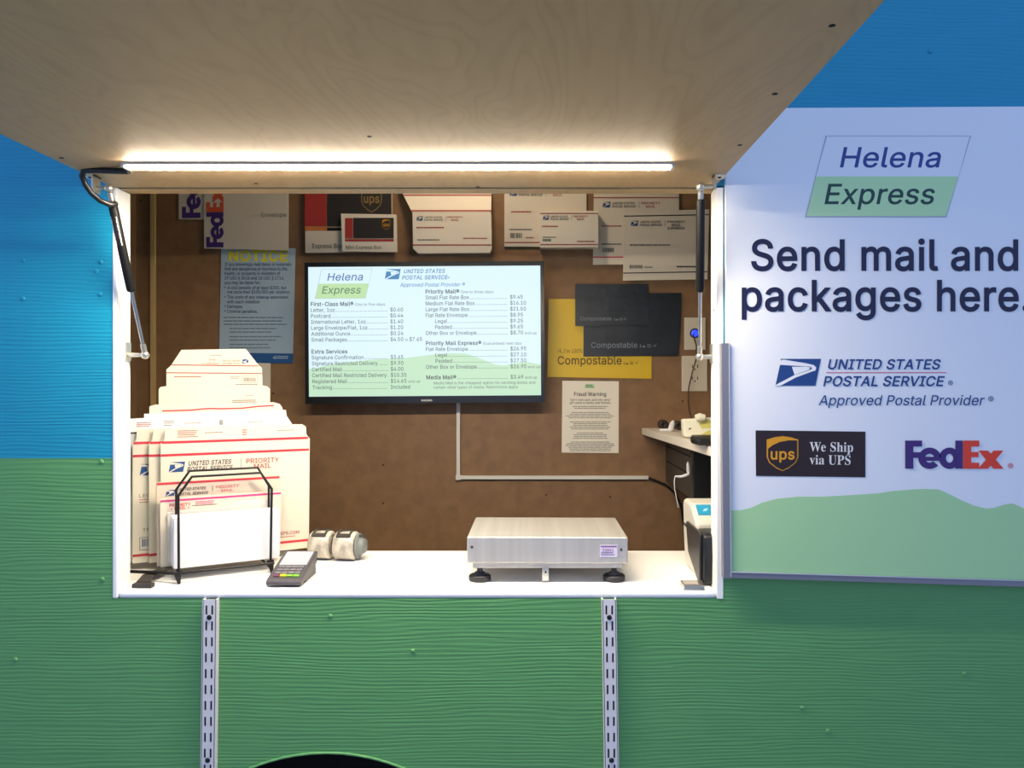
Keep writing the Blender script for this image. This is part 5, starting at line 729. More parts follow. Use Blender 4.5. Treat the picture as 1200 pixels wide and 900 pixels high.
def d_(b, f):
    b.poly(f, [(731, 252.8), (831, 251), (831, 252.2), (731, 254)], M_DGREY); postal(b, f, 739, 258.6, 66, red=M_DGREY, third='EXPRESS'); b.bars(f, 738, 786, (286.3,), 1.6, M_GREY, jag=.02); b.barcode(f, 738, 310.6, 753, 314.6, M_DGREY); b.bars(f, 755, 765, (312.5,), 1.2, M_GREY); b.bars(f, 793, 820, (311.6,), 1.8, M_DGREY, jag=.05); b.poly(f, [(730.3, 319.5), (829, 317.8), (829, 319), (730.3, 320.7)], M_DGREY)
pinned('flat_rate_envelope', 'white envelope with black stripes at the top right of the back wall', 'envelope', [(731.4, 247.6), (831.3, 245.4), (829, 327.2), (730, 328.8)], .011, .003, M_KRAFT, GE, d_)
# compostable mailers
M_YM = mat('yellow_mailer', (222, 184, 30), .45, bump=((9, 9, 9), .15, .01)); M_YT = mat('yellow_mailer_ink', (92, 74, 22), .6); M_BM = mat('black_mailer', (32, 37, 48), .4, bump=((9, 9, 14), .4, .010), vary=((8, 8, 8), .12)); M_BT = mat('mailer_light_ink', (120, 132, 142), .6)
def icons(b, f, x, y, s, mm):
    b.rect(f, x, y-s*.5, x+s*.12, y+s*.1, mm); b.poly(f, [(x+s*.3, y), (x+s*.5, y-s*.25), (x+s*.75, y-s*.3), (x+s*.95, y)], mm); b.bars(f, x+s*1.2, x+s*1.9, (y-s*.5, y-s*.15), s*.14, mm, jag=.1); b.poly(f, [(x+s*2.2, y-s*.5), (x+s*2.45, y-s*.25), (x+s*2.9, y-s*.75), (x+s*2.45, y)], mm)
def d_(b, f):
    b.text(f, "Hi, I'm 100%", 654, 413.5, 6.6, M_YT, width=28); b.text(f, 'Compostable', 653.5, 427, 13.5, M_YT, width=75, bold=.012, res=4); icons(b, f, 731, 427, 6, M_YT)
GM = 'compostable mailers pinned beside the television'
pinned('compostable_mailer', 'yellow plastic mailer with dark lettering right of the television', 'mailer', [(643, 350.3), (764, 350.3), (763.5, 443.8), (641.6, 441.8)], .003, .002, M_YM, GM, d_)
def d_(b, f): b.text(f, 'Compostable', 692.8, 407.5, 9, M_BT, width=54, bold=.012, res=4); icons(b, f, 750, 407, 7, M_BT)
pinned('compostable_mailer', 'lower black plastic mailer over the yellow one, with bigger lettering', 'mailer', [(683.8, 381), (757, 345), (798.6, 343), (797, 390), (792, 409), (796, 413), (790, 419), (683.6, 417.8)][0:0] or [(684, 345), (798.6, 343), (797, 390), (795, 417), (683.6, 417.8)], .007, .002, M_BM, GM, d_)
def d_(b, f): b.text(f, 'Compostable', 680, 375.5, 6, M_BT, width=36.5, bold=.01, res=3); icons(b, f, 720, 375.3, 5, M_BT)
pinned('compostable_mailer', 'upper black plastic mailer, topmost over the other black one', 'mailer', [(674, 332.5), (759.5, 333), (760.5, 381), (674, 382)], .011, .002, M_BM, GM, d_)
# fraud warning
def d_(b, f):
    b.poly(f, [(686, 450), (697, 450), (696, 455), (685, 455)], M_SG2); b.bars(f, 686, 696, (451, 453), .9, M_DGREY); b.text(f, 'Fraud Warning', 691.5, 464, 6.2, M_DGREY, width=37.5, bold=.02, align='C')
    b.text(f, "Don't mail cash, and only send", 691.5, 469.7, 3.6, M_DGREY, width=46, align='C', bold=.008); b.text(f, 'gift cards to family and friends!', 691.5, 473.2, 3.6, M_DGREY, width=48, align='C', bold=.008)
    for y0, n, a, c in ((476, 2, 669, 714), (483, 4, 663, 720), (494, 5, 667, 716), (507, 4, 670, 713), (517.5, 6, 661, 722)): b.bars(f, a, c, [y0+i*2.05 for i in range(n)], .9, mat('faint_ink', (150, 145, 136), .7), align='C', jag=.3)
pinned('warning_sheet', 'white fraud warning sheet pinned below the yellow mailer', 'paper', [(659, 446.2), (725.2, 446.8), (725, 531), (658.2, 530.4)], .002, .001, M_WP, None, d_)

# switch and outlet plates
M_PLT = mat('outlet_plate', (214, 204, 184), .4); M_BLED = mat('blue_led', (40, 70, 255), .3, emit=1.6)
f = flat(DB-.006); t = thing('switch_plate', Wp(814, 410, DB), 'cream wall plate with a round blue lit button', 'switch')
m = MB(); m.slab(f, R(802, 372, 827, 410), .0058, M_PLT); m.build('plate', t, bevel=.0015)
m = MB(); m._lathe(f.P(814, 390.6, 0), Vector((0, -1, 0)), [(-.001, .0165), (.003, .0165), (.004, .014), (.0042, .012)], M_BLACK, 20); m.build('button_ring', t)
m = MB(); m._lathe(f.P(814, 390.6, .002), Vector((0, -1, 0)), [(0, .0125), (.003, .011), (.004, .006), (.0041, .0001)], M_BLED, 20); plabel(m.build('button', t), 'glowing blue button')
t = thing('wall_outlet', Wp(814, 458, DB), 'cream double socket plate below the blue button', 'outlet')
m = MB(); m.slab(f, R(799, 417, 829, 458.5), .0058, M_PLT); m.build('plate', t, bevel=.0015)
for y in (430, 444):
    m = MB(); m.slab(flat(DB-.0075), [(814+8*math.cos(a)*1.0, y+6*max(-.8, min(.8, math.sin(a)))) for a in [i*math.pi/12 for i in range(24)]], .0015, M_PLT)
    for x in (810.8, 817): m.rect(flat(DB-.0075), x, y-2.5, x+1.0, y+1, M_DARK)
    m.rect(flat(DB-.0075), 813.4, y+2, 815, y+3.6, M_DARK); m.build('socket', t)
m = MB(); m.tube([Wp(812, 391, DB-.02), Wp(816, 405, DB-.03), Wp(816, 420, DB-.03), Wp(811, 437, DB-.03), Wp(807, 455, DB-.03), Wp(806.5, 470, DB-.035), Wp(808, 482, DB-.05), Wp(811, 492, DB-.07)], .0022, mat('brown_cord', (58, 36, 26), .5), 8)
tag(m.build('thin_cord'), 'thin brown cord hanging from the blue button down to the shelf', 'cord')

# ================================================================== ENVELOPE RACK AND MAIL on the counter, left
GC = ZC
rk = thing('wire_rack', rackf(0).P(.09, -.415), 'black wire rack holding envelopes at the left of the counter', 'rack')
def loop(k, pts, name):
    fr = rackf(k); m = MB(); P = [fr.uv(*p) for p in pts]
    m.tube([fr.P(u, v) for u, v in P], .0028, M_BLACKM, 8); m.build(name, rk)
loop(0, [(209.6, 684), (209, 581), (224.7, 558.7), (305.6, 554), (318.5, 573), (317, 666)], 'wire_loop')
fr1 = rackf(.087)
pl = [fr1.uv(206.5, 573.8), fr1.uv(222, 552), fr1.uv(302, 548), fr1.uv(315, 569)]
m = MB(); pp = [(pl[0][0], -.392)]+pl+[(pl[3][0], -.392)]; m.tube([fr1.P(u, v) for u, v in pp], .0028, M_BLACKM, 8); m.build('wire_loop', rk)
m = MB(); r0 = rackf(-.004); ul = r0.uv(209, 671); ur = r0.uv(318, 661)
a = r0.P(ul[0], -.393); b = r0.P(ur[0]+.006, -.393)
m.tube([Wp(128, 669.5, 1.66), Wp(153, 669.8, 1.645), Wp(185, 671, 1.625), a, a.lerp(b, .5), b], .0034, M_BLACKM, 10); m.build('front_rail', rk)
m = MB(); r2 = rackf(.23); m.tube([r2.P(ul[0]-.02, -.405), r2.P(ur[0]+.02, -.405)], .0034, M_BLACKM, 8); m.build('rear_rail', rk)
for u in (ul[0]+.004, ur[0]-.004):
    m = MB(); m.tube([rackf(0).P(u, -.400), rackf(.23).P(u, -.405)], .0026, M_BLACKM, 8); m.build('base_wire', rk)
for u, zt in ((ul[0], -.392), (ur[0], -.388)):
    m = MB(); fr = rackf(-.006); m.slab(fr, [(u-.010, zt+.002), (u+.005, zt+.002), (u+.004, -.415), (u-.001, -.415)], .006, M_BLACKM); m.build('foot', rk)

def stand(name, label, cat, k, pts, th, mm, deco=None, group='envelopes standing in the wire rack', vb=-.399):
    fr = rackf(k); P = [fr.uv(*p) if p[1] is not None else (fr.uv(p[0], 640)[0], vb) for p in pts]
    b = MB(); b.slab(fr, P, th, mm)
    if deco: deco(b, fr)
    return tag(b.build(name), label, cat, group)
def line(b, fr, p, q, h, mm, lift=.0006):
    u0, v0 = fr.uv(*p); u1, v1 = fr.uv(*q); v = (v0+v1)/2
    b.rect(fr, u0, v-h/2, u1, v+h/2, mm, lift)
def wtext(b, fr, s, p, q_x, size, mm, **kw):
    u0, v0 = fr.uv(*p); u1 = fr.uv(q_x, p[1])[0]; b.text(fr, s, u0, v0, size, mm, width=u1-u0, **kw)
def wbars(b, fr, x0, x1, y, h, mm, n=1, dv=.006, jag=.2):
    u0, v = fr.uv(x0, y); u1 = fr.uv(x1, y)[0]; b.bars(fr, u0, u1, [v-i*dv for i in range(n)], h, mm, jag=jag)
def weagle(b, fr, p, q, flip=False, ink=M_NAVY): (u0, v0), (u1, v1) = fr.uv(*p), fr.uv(*q); eagle_emblem(b, fr, u0, v0, u1, v0-(u1-u0)*.66, ink, M_PAPER, flip)
# stack of plain white envelopes in the front slot: one by one
GW = 'plain white envelopes in the front slot'
nW = 9
for i in range(nW):
    k = .074-i*.0068; fr = rackf(k); b = MB(); x0 = fr.uv(207.5, 640)[0]
    u0 = rackf(.012).uv(208, 640)[0]-.008+.0012*((i*5) % 3); u1 = rackf(.012).uv(326, 640)[0]+.002*((i*7) % 3)
    vt = rackf(.012).uv(208, 602)[1]-.012+.001*((i*4) % 3)
    b.slab(fr, [(u0, -.388), (u1, -.388), (u1, vt), (u0, vt)], .005, M_PAPER2)
    tag(b.build('white_envelope', bevel=.0012), 'plain white envelope at the very front of the rack' if i == nW-1 else 'plain white envelope packed edge-on in the front slot of the rack', 'envelope', GW)
# white envelope with the stepped flap right behind them
fr = rackf(.096); b = MB(); b.slab(fr, [fr.uv(*p) for p in ((196, 601), (223, 598.3), (262, 596), (268, 593.5), (277, 588.2), (284, 587), (320, 585), (322, 587))]+[(fr.uv(327, 640)[0], -.388), (fr.uv(196, 640)[0], -.388)], .004, mat('off_white_paper', (212, 209, 204), .6, vary=((7, 7, 7), .01)))
tag(b.build('stepped_envelope', bevel=.0008), 'white envelope with a stepped top edge behind the plain white stack', 'envelope', 'envelopes standing in the wire rack')
def d_(b, fr):
    line(b, fr, (188, 586.5), (329, 578.8), .0042, M_PINK); wtext(b, fr, 'PRIORITY', (198.5, 594), 223.5, .0092, M_RED, bold=.02); wtext(b, fr, '• MAIL •', (200, 597.6), 222, .0075, M_RED, bold=.02); wbars(b, fr, 229, 252, 588.5, .0016, M_PINK, 3, .004); wbars(b, fr, 225, 258, 593, .0014, M_GREY, 1)
    u, v = fr.uv(188.5, 640); 
stand('striped_envelope', 'white envelope with a bright magenta stripe across its top', 'envelope', .104, [(187.5, 584), (329.5, 575.5), (328, None), (188, None)], .004, M_PAPER, d_)
def d_(b, fr):
    line(b, fr, (184, 567.5), (327.5, 559), .0048, M_RED); weagle(b, fr, (194, 574.5), (205.5, 580)); wtext(b, fr, 'UNITED STATES', (208, 575.3), 241, .0085, M_DGREY, bold=.02, shear=.2); wtext(b, fr, 'POSTAL SERVICE', (207, 580.8), 243.5, .0085, M_DGREY, bold=.02, shear=.2); wtext(b, fr, 'PRIORITY', (253, 572.3), 280, .0092, M_RED); wtext(b, fr, 'MAIL', (259.5, 576.4), 273.5, .0085, M_RED); wbars(b, fr, 248.5, 249.4, 575, .012, M_GREY, 1, jag=0)
stand('striped_envelope', 'cream envelope with red stripe and eagle emblem behind the magenta-striped one', 'envelope', .118, [(183.5, 565.5), (328.5, 557), (327, None), (184, None)], .005, mat('cream_card', (214, 198, 180), .6, vary=((7, 7, 7), .015)), d_)
# large flat envelopes with open flaps
def big(i):
    def d_(b, fr):
        xl = (188.3, 174.5, 155.5)[i]
        line(b, fr, (xl+1, 519), (361, 512.8), .0055, M_RED); line(b, fr, (xl, 534), (362, 526.6), .0055, M_RED); line(b, fr, (xl, 651), (362, 631.5), .0055, M_RED)
        if i == 0:
            weagle(b, fr, (197.5, 541.8), (217, 554)); wtext(b, fr, 'UNITED STATES', (220.5, 545.6), 270.5, .0145, M_DGREY, bold=.02, shear=.2); wtext(b, fr, 'POSTAL SERVICE', (219, 552.7), 272, .0145, M_DGREY, bold=.02, shear=.2); wtext(b, fr, 'PRIORITY', (288.5, 543), 327, .0155, M_DRED, bold=.012); wtext(b, fr, 'MAIL', (297.5, 549), 317.5, .0150, M_DRED, bold=.012)
            u, v = fr.uv(282, 537); b.rect(fr, u, v, u+.0012, v-.024, M_GREY)
            wtext(b, fr, 'USPS.COM', (325, 627.3), 350.5, .0108, M_DRED, bold=.01); wbars(b, fr, 328, 346, 630, .0016, M_DRED)
            wbars(b, fr, 208, 232, 505.5, .0016, M_DRED, 4, .0046); wbars(b, fr, 240, 262, 507.5, .0016, M_GREY, 1); wbars(b, fr, 325, 345, 504.8, .0016, M_GREY, 1); wbars(b, fr, 284, 289.5, 504.5, .0022, M_DRED, 3, .0052)
        if i == 2:
            weagle(b, fr, (163.5, 544), (186, 556)); wtext(b, fr, 'LEGAL', (163, 583), 186, .0108, M_GREY); wbars(b, fr, 163, 190, 586, .0014, M_DRED, 2); wtext(b, fr, 'TRACKED', (167, 623), 200, .0105, M_GREY)
            u0, v0 = fr.uv(163.5, 630); u1, v1 = fr.uv(186, 643)
            for a in ((u0, v0, u1, v0-.001), (u0, v1, u1, v1+.001), (u0, v0, u0+.001, v1)): b.rect(fr, *a, M_NAVY)
            b.barcode(fr, u0+.005, v0-.004, u1-.004, v1+.008, M_NAVY)
    return d_
lab = ('large white envelope with red stripes and full eagle emblem, foremost of the big ones', 'large white envelope showing only a left strip just behind the foremost big one', 'large white envelope with a barcode at its lower left, next to the jamb')
for i, (k, xl, sh) in enumerate(((.148, 188.3, 0), (.162, 174.5, 0), (.176, 155.5, 0))):
    stand('large_envelope', lab[i], 'envelope', k, [(xl, 520), (xl+4, 516), (xl+5, 503.5), (354+i*-6, 497.2), (358.5-i*6, 500), (359-i*6, 509), (363-i*6, 514), (362-i*6, None), (xl, None)], .006, M_PAPER, big(i), 'large envelopes at the back of the rack')
def d_(b, fr):
    wbars(b, fr, 160, 178, 496, .0014, M_DRED, 3, .004)
    u, v = fr.uv(153, 506.5); b.rect(fr, u, v, u+.016, v-.004, M_DGREY)
stand('large_envelope', 'white envelope farthest left, its top corner showing against the jamb', 'envelope', .190, [(146, 491), (192, 489), (192, None), (146, None)], .006, M_PAPER2, d_, 'large envelopes at the back of the rack')
# flat boxes rising behind
def d_(b, fr):
    wbars(b, fr, 182, 206, 494, .0016, M_GREY, 3, .005); wbars(b, fr, 216, 239, 496.5, .0016, M_GREY); wbars(b, fr, 257, 262, 493.6, .0022, M_DGREY, 3, .004); wbars(b, fr, 290, 311, 494.6, .0016, M_GREY)
GF = 'flat folded boxes behind the rack'
stand('flat_box', 'white folded box with sloping corners just behind the large envelopes', 'box', .204, [(169, 485), (335, 480.5), (336, 487.5), (343, 498), (343, None), (170, None)], .006, M_PAPER2, d_, GF)
def d_(b, fr):
    u0, v0 = fr.uv(190, 481.5); u1, v1 = fr.uv(321, 477.2)
    pts = [(0, 0), (.1, .0002), (.25, .0008), (.36, .0035), (.42, .0042), (.5, .003), (.7, .0036), (.85, .0075), (1, .0092)]
    for (a, y), (c, z) in zip(pts, pts[1:]): b.poly(fr, [(u0+(u1-u0)*a, v0+y-.0016), (u0+(u1-u0)*c, v0+z-.0016), (u0+(u1-u0)*c, v0+z+.0016), (u0+(u1-u0)*a, v0+y+.0016)], M_RED)
stand('flat_box', 'white folded box with a thin wavy red line along its top', 'box', .214, [(175, 483), (175, 476.2), (182, 474.2), (321, 471.5), (328, 473.5), (331, 478), (331.5, 481), (335, 482), (335, None), (175, None)], .006, M_PAPER, d_, GF)
def d_(b, fr):
    line(b, fr, (200, 429.0), (303, 427.5), .0022, M_DRED); line(b, fr, (195, 438), (307, 436.5), .0022, M_DRED)
    weagle(b, fr, (283.5, 421), (291.5, 426), True); wtext(b, fr, 'UNITED STATES', (283, 423.3), 262, .0055, M_GREY, bold=.01, flip=False) if False else None
    u, v = fr.uv(282, 421.8); b.text(fr, 'UNITED STATES', u, v, .006, M_GREY, width=.041, flip=True, bold=.01); u, v = fr.uv(282, 425.0-3.2+5.6-2.5); 
    u, v = fr.uv(282, 424.6); b.text(fr, 'POSTAL SERVICE', u, v-.001, .006, M_GREY, width=.041, flip=True, bold=.01)
    u, v = fr.uv(256, 424.6); b.text(fr, 'PRIORITY', u, v-.001, .006, M_DRED, width=.038, flip=True); u, v = fr.uv(252, 420.6); b.text(fr, 'MAIL', u, v, .006, M_DRED, width=.016, flip=True)
    wbars(b, fr, 246, 262, 416.5, .0014, M_GREY); wbars(b, fr, 204, 236, 442, .0022, M_DRED, jag=.02); wbars(b, fr, 270, 281, 442, .0014, M_GREY, 2, .004); wbars(b, fr, 276, 302, 451, .0018, M_GREY, jag=.02); wbars(b, fr, 272, 302, 469.6, .0018, M_GREY, 2, .0045, jag=.1); wbars(b, fr, 287, 299, 464, .0012, M_GREY)
    u0, v0 = fr.uv(283.5, 440.5); u1, v1 = fr.uv(302.5, 448.5)
    for a in ((u0, v0, u1, v0-.0008), (u0, v1, u1, v1+.0008), (u0, v0, u0+.0008, v1), (u1-.0008, v0, u1, v1)): b.rect(fr, *a, M_GREY)
    b.barcode(fr, u0+.004, v0-.004, u1-.004, v1+.003, M_GREY)
stand('flat_box', 'tallest white folded box with tapered top flap rising behind all envelopes', 'box', .226, [(212.5, 410), (288, 408.8), (303, 428), (307, 431), (307.5, 451.5), (313.5, 453), (316.5, 457), (316.5, None), (186, None), (186, 456.5), (188, 453.5), (195, 452.5), (195, 433), (200, 429)], .006, M_PAPER, d_, GF)
# dark plastic clip with a strap in the corner
t = thing('plastic_clip', Wp(167, 689, 1.575), 'dark plastic clip with strap lying in the left front corner of counter', 'clip')
M_CLIP = mat('dark_clip', (52, 48, 46), .5)
zc = lambda px, d, h=0: Vector(((px-CX)*d/F, d-D0, ZC+h))
m = MB(); m.prism([zc(154, 1.572), zc(177, 1.570), zc(182, 1.588), zc(160, 1.594)], (0, 0, .009), M_CLIP); m.build('base', t, bevel=.002)
m = MB(); m.add([zc(160, 1.588, .010), zc(177, 1.588, .010), zc(180, 1.62, .016), zc(167, 1.62, .016), zc(195, 1.68, .012), zc(184, 1.69, .012)]+[zc(160, 1.588, .007), zc(177, 1.588, .007), zc(180, 1.62, .013), zc(167, 1.62, .013), zc(195, 1.68, .009), zc(184, 1.69, .009)], [(0, 1, 2, 3), (3, 2, 4, 5), (6, 9, 8, 7), (9, 11, 10, 8), (0, 6, 7, 1), (1, 7, 8, 2), (2, 8, 10, 4), (0, 3, 9, 6), (3, 5, 11, 9), (4, 10, 11, 5)], M_CLIP); m.build('strap', t)

# ================================================================== CARD READER
t = thing('card_reader', Vector((-.5135, 1.64-D0, ZC)), 'small grey card terminal with white screen on the counter', 'card reader')
M_CR = mat('terminal_grey', (68, 66, 72), .45); M_CR2 = mat('terminal_dark', (56, 54, 60), .45); M_SCR = mat('terminal_screen', (246, 246, 246), .25, emit=.9)
x0, x1, y0, y1 = -.550, -.4775, 1.578-D0, 1.70-D0
m = MB(); m.prism([Vector((x0, y0, ZC+.004)), Vector((x0, y0-.002, ZC+.010)), Vector((x0, y0+.003, ZC+.016)), Vector((x0, y1, ZC+.050)), Vector((x0, y1+.004, ZC+.046)), Vector((x0, y1-.004, ZC+.024)), Vector((x0, y0+.05, ZC+.006))], (x1-x0, 0, 0), M_CR); m.build('body', t, bevel=.003, seg=3)
m = MB(); m.prism([Vector((x0+.006, y0+.04, ZC)), Vector((x0+.006, y0+.055, ZC+.012)), Vector((x0+.006, y1-.004, ZC+.030)), Vector((x0+.006, y1, ZC))], (x1-x0-.009, 0, 0), M_CR2); m.build('stand', t, bevel=.002)
sl = Vector((0, y1-(y0+.003), .034)); ln = sl.length; ev = sl/ln
fc = Frame(Vector((x0, y0+.003, ZC+.016)), (1, 0, 0), ev, Vector((0, -ev.z, ev.y)))
m = MB(); m.slab(fc, [(.008, .060), (.066, .060), (.066, ln-.006), (.008, ln-.006)], .001, M_SCR, lift=.0012); plabel(m.build('screen', t), 'bright white screen')
M_KEY = mat('key_grey', (112, 110, 116), .5)
for r in range(4):
    for c in range(4):
        m = MB(); mm = M_KEY
        if r == 0: mm = (mat('key_red', (112, 56, 84), .5), mat('key_yellow', (226, 214, 40), .5), mat('key_green', (120, 200, 60), .5), mat('key_green', (120, 200, 60), .5))[c]
        u, v = .011+c*.0135, .010+r*.0118
        m.slab(fc, [(u, v), (u+.0115, v), (u+.0115, v+.0085), (u, v+.0085)], .002, mm, lift=.002); m.build('key', t)

# ================================================================== TAPE ROLLS
M_TAPE = mat('clear_tape', (178, 171, 158), .22, coat=.5, vary=((60, 10, 40), .30)); M_CORE = mat('tape_core', (168, 160, 146), .6); M_TCLIP = mat('cutter_plastic', (60, 57, 54), .35); M_CAPG = mat('grey_cap', (112, 118, 116), .45)
def tape(cx_px, d, yaw, label, cap):
    r = .0335; c = Vector(((cx_px-CX)*d/F, d-D0, ZC+r+.0005)); ax = Vector((math.cos(yaw), math.sin(yaw), 0)); h = .026
    t = thing('tape_roll', Vector((c.x, c.y, ZC)), label, 'tape roll', 'packing tape rolls')
    m = MB(); m._lathe(c, ax, [(-h, .020), (-h, r-.004), (-h+.004, r), (h-.004, r), (h, r-.004), (h, .020), (-h, .020)], M_TAPE, 36); m.build('roll', t)
    m = MB(); m._lathe(c, ax, [(-h+.001, .0199), (h+.001, .0199), (h+.001, .0175), (-h+.001, .0175), (-h+.001, .0199)], M_CORE, 28); m.build('core', t)
    m = MB(); n = 10; side = Vector((-ax.y, ax.x, 0)); P = lambda a, rr, s: c+ax*s+rr*(math.sin(a)*(-side)+math.cos(a)*Vector((0, 0, 1)))
    for s0, s1 in ((-.017, -.012), (.012, .017)):
        for i in range(n):
            a, b = -.5+i*.13, -.5+(i+1)*.13
            m.add([P(a, r+.003, s0), P(a, r+.003, s1), P(b, r+.003, s1), P(b, r+.003, s0), P(a, r, s0), P(a, r, s1), P(b, r, s1), P(b, r, s0)], [(0, 1, 2, 3), (0, 3, 7, 4), (1, 5, 6, 2), (0, 4, 5, 1), (3, 2, 6, 7)], M_TCLIP)
    for a, b in ((-.5, -.35), (.55, .8)):
        m.add([P(a, r+.0036, -.017), P(a, r+.0036, .017), P(b, r+.0036, .017), P(b, r+.0036, -.017), P(a, r, -.017), P(a, r, .017), P(b, r, .017), P(b, r, -.017)], [(0, 1, 2, 3), (0, 3, 7, 4), (1, 5, 6, 2), (0, 4, 5, 1), (3, 2, 6, 7)], M_TCLIP)
    m.build('cutter', t)
    if cap:
        m = MB(); m._lathe(c, ax, [(h+.0015, .0001), (h+.0015, .029), (h+.004, .030), (h+.006, .029), (h+.006, .021), (h+.014, .020), (h+.020, .016), (h+.021, .0001)], M_CAPG, 28); m.box(Vector((-.002, -.004, .018)), Vector((.012, .004, .026)), M_TCLIP, Matrix.Translation(c+ax*(h+.006))); plabel(m.build('end_cap', t), 'grey end cap')
    return t
tape(378, 1.842, -.12, 'clear packing tape roll beside the envelope rack, left of two', False)
tape(406.5, 1.833, -.12, 'clear packing tape roll with grey end cap, right of two', True)

# ================================================================== SCALE
t = thing('platform_scale', Vector((.03, 1.73-D0, ZC)), 'wide brushed steel shipping scale standing on the white counter', 'scale')
sx0_, sx1_, sy0_, sy1_ = -.139, .198, 1.61-D0, 1.852-D0
zt = ZC+.098
m = MB(); b = .0; m.prism([Vector((sx0_, sy0_, zt)), Vector((sx1_, sy0_, zt-.001)), Vector((sx1_, sy0_, zt-.056)), Vector((sx0_, sy0_, zt-.055))], (0, sy1_-sy0_, 0), M_STEEL)
fq = Frame(Vector((0, sy0_, 0)), (1, 0, 0), (0, 0, 1), (0, -1, 0))
m.build('platform', t, bevel=.0025, seg=3)
m = MB(); fsc = flat(1.6095); m.slab(fsc, R(703, 638.5, 723.5, 653), .0003, M_PAPER2)
M_PINKL = mat('lilac_label', (214, 200, 222), .6); m.rect(fsc, 703.3, 638.8, 723.2, 652.7, M_PINKL, .0003); m.rect(fsc, 704, 639.6, 722.6, 641.2, mat('purple_ink', (126, 84, 150), .6)); m.text(fsc, '23841', 706, 646.2, 4.4, mat('pen_ink', (72, 62, 130), .6), width=13, bold=.01); m.bars(fsc, 704.5, 721, (647.3, 649.6), .9, MATS['pen_ink'])
plabel(m.build('label', t), 'small lilac label with handwriting')
for px, py in ((553, 641), (728, 644)):
    m = MB(); m._lathe(flat(1.61).P(px, py), Vector((0, -1, 0)), [(-.001, .003), (.0008, .003), (.001, .0001)], M_DGREY, 10); m.build('screw', t)
m = MB(); m.box((sx0_+.011, sy0_+.012, zt-.068), (sx1_-.010, sy1_-.012, zt-.0555), M_STEEL); m.build('base_frame', t, bevel=.001)
m = MB(); m.slab(flat(1.615), R(635.5, 665.5, 643, 680.5), .002, M_STEELP); m._lathe(flat(1.615).P(639.3, 670.5), Vector((0, -1, 0)), [(0, .0022), (.0008, .002), (.001, .0001)], M_DARK, 10); m.build('level_bracket', t)
M_RUB = mat('black_rubber', (40, 40, 42), .6)
for x in (sx0_+.025, sx1_-.026):
    for y in (sy0_+.028, sy1_-.03):
        m = MB(); m._lathe(Vector((x, y, ZC+.0003)), Vector((0, 0, 1)), [(0, .0001), (0, .022), (.002, .0235), (.010, .0235), (.0125, .021), (.013, .0001)], M_RUB, 28); ft = m.build('foot', t)
        m = MB(); m._lathe(Vector((x, y, ZC)), Vector((0, 0, 1)), [(.0125, .011), (.018, .011), (.0182, .006), (.0305, .006)], M_DGREY, 12); m.build('bolt', ft)

# ================================================================== LABEL PRINTER and small case, right end
t = thing('label_printer', Vector((.42, 1.7-D0, ZC)), 'grey label printer with blue panel behind the right jamb', 'printer')
M_PG = mat('printer_grey', (206, 202, 192), .45)
def side(P, x0, x1, m_, mm): m_.prism([Vector((x0, d-D0, ZC+z)) for d, z in P], (x1-x0, 0, 0), mm)
m = MB(); side([(1.66, .0), (1.66, .115), (1.68, .128), (1.72, .152), (1.80, .152), (1.81, .14), (1.80, .06), (1.785, .0)][::-1], .352, .56, m, M_PG); m.build('body', t, bevel=.008, seg=3)
m = MB(); side([(1.722, .090), (1.722, .097), (1.80, .097), (1.80, .090)][::-1], .3512, .353, m, M_DGREY); m.build('seam', t)
m = MB(); A = [Wp(807.5, 592.8, 1.70), Wp(815, 585, 1.73), Wp(824.5, 584.4, 1.728), Wp(818, 593, 1.70)]
z1 = lambda d: ZC+.128+(d-1.68)*(.152-.128)/.04+.0012
q = [Vector((.362, 1.684-D0, z1(1.684))), Vector((.362, 1.714-D0, z1(1.714))), Vector((.395, 1.714-D0, z1(1.714))), Vector((.395, 1.684-D0, z1(1.684)))]
m.prism(q, (0, .0006, -.0012), mat('blue_panel', (42, 146, 190), .35)); m.add([q[0].lerp(q[2], .35)+Vector((0, -.0003, .0006)), q[0].lerp(q[2], .35)+Vector((.008, -.0003, .0006)), q[0].lerp(q[2], .6)+Vector((.006, -.0003, .0008)), q[0].lerp(q[2], .6)+Vector((-.002, -.0003, .0008))], [(0, 1, 2, 3)], mat('pale_blue_print', (150, 210, 230), .4))
plabel(m.build('control_panel', t), 'blue control panel')
m = MB(); side([(1.590, .002), (1.586, .06), (1.590, .103), (1.60, .107), (1.655, .109), (1.658, .06), (1.655, .002)][::-1], .352, .55, m, M_BLACK); m.build('paper_cover', t, bevel=.006, seg=3)
m = MB(); side([(1.6, .105), (1.61, .109), (1.74, .109), (1.74, .102), (1.72, .044), (1.62, .004), (1.6, .004)][::-1], .346, .352, m, mat('printer_dark_grey', (44, 44, 45), .4)); m.build('side_cover', t, bevel=.002)
t = thing('card_case', Vector((.32, 1.563-D0, ZC)), 'small flat metal case at the right front corner of the counter', 'case')
for i, (z0, z1_) in enumerate(((.0, .0045), (.0052, .0098))):
    m = MB(); m.prism([zc(801.5, 1.556, z0), zc(825.5, 1.554, z0), zc(823, 1.60, z0), zc(797, 1.60, z0)], (0, 0, z1_-z0), M_STEELP); m.build(('tray', 'lid')[i], t, bevel=.0008)
m = MB(); m.prism([zc(803, 1.566, .0099), zc(819, 1.566, .0099), zc(817, 1.592, .0099), zc(800, 1.592, .0099)], (0, 0, .0004), mat('case_print', (170, 164, 156), .4)); m.build('inlay', t)

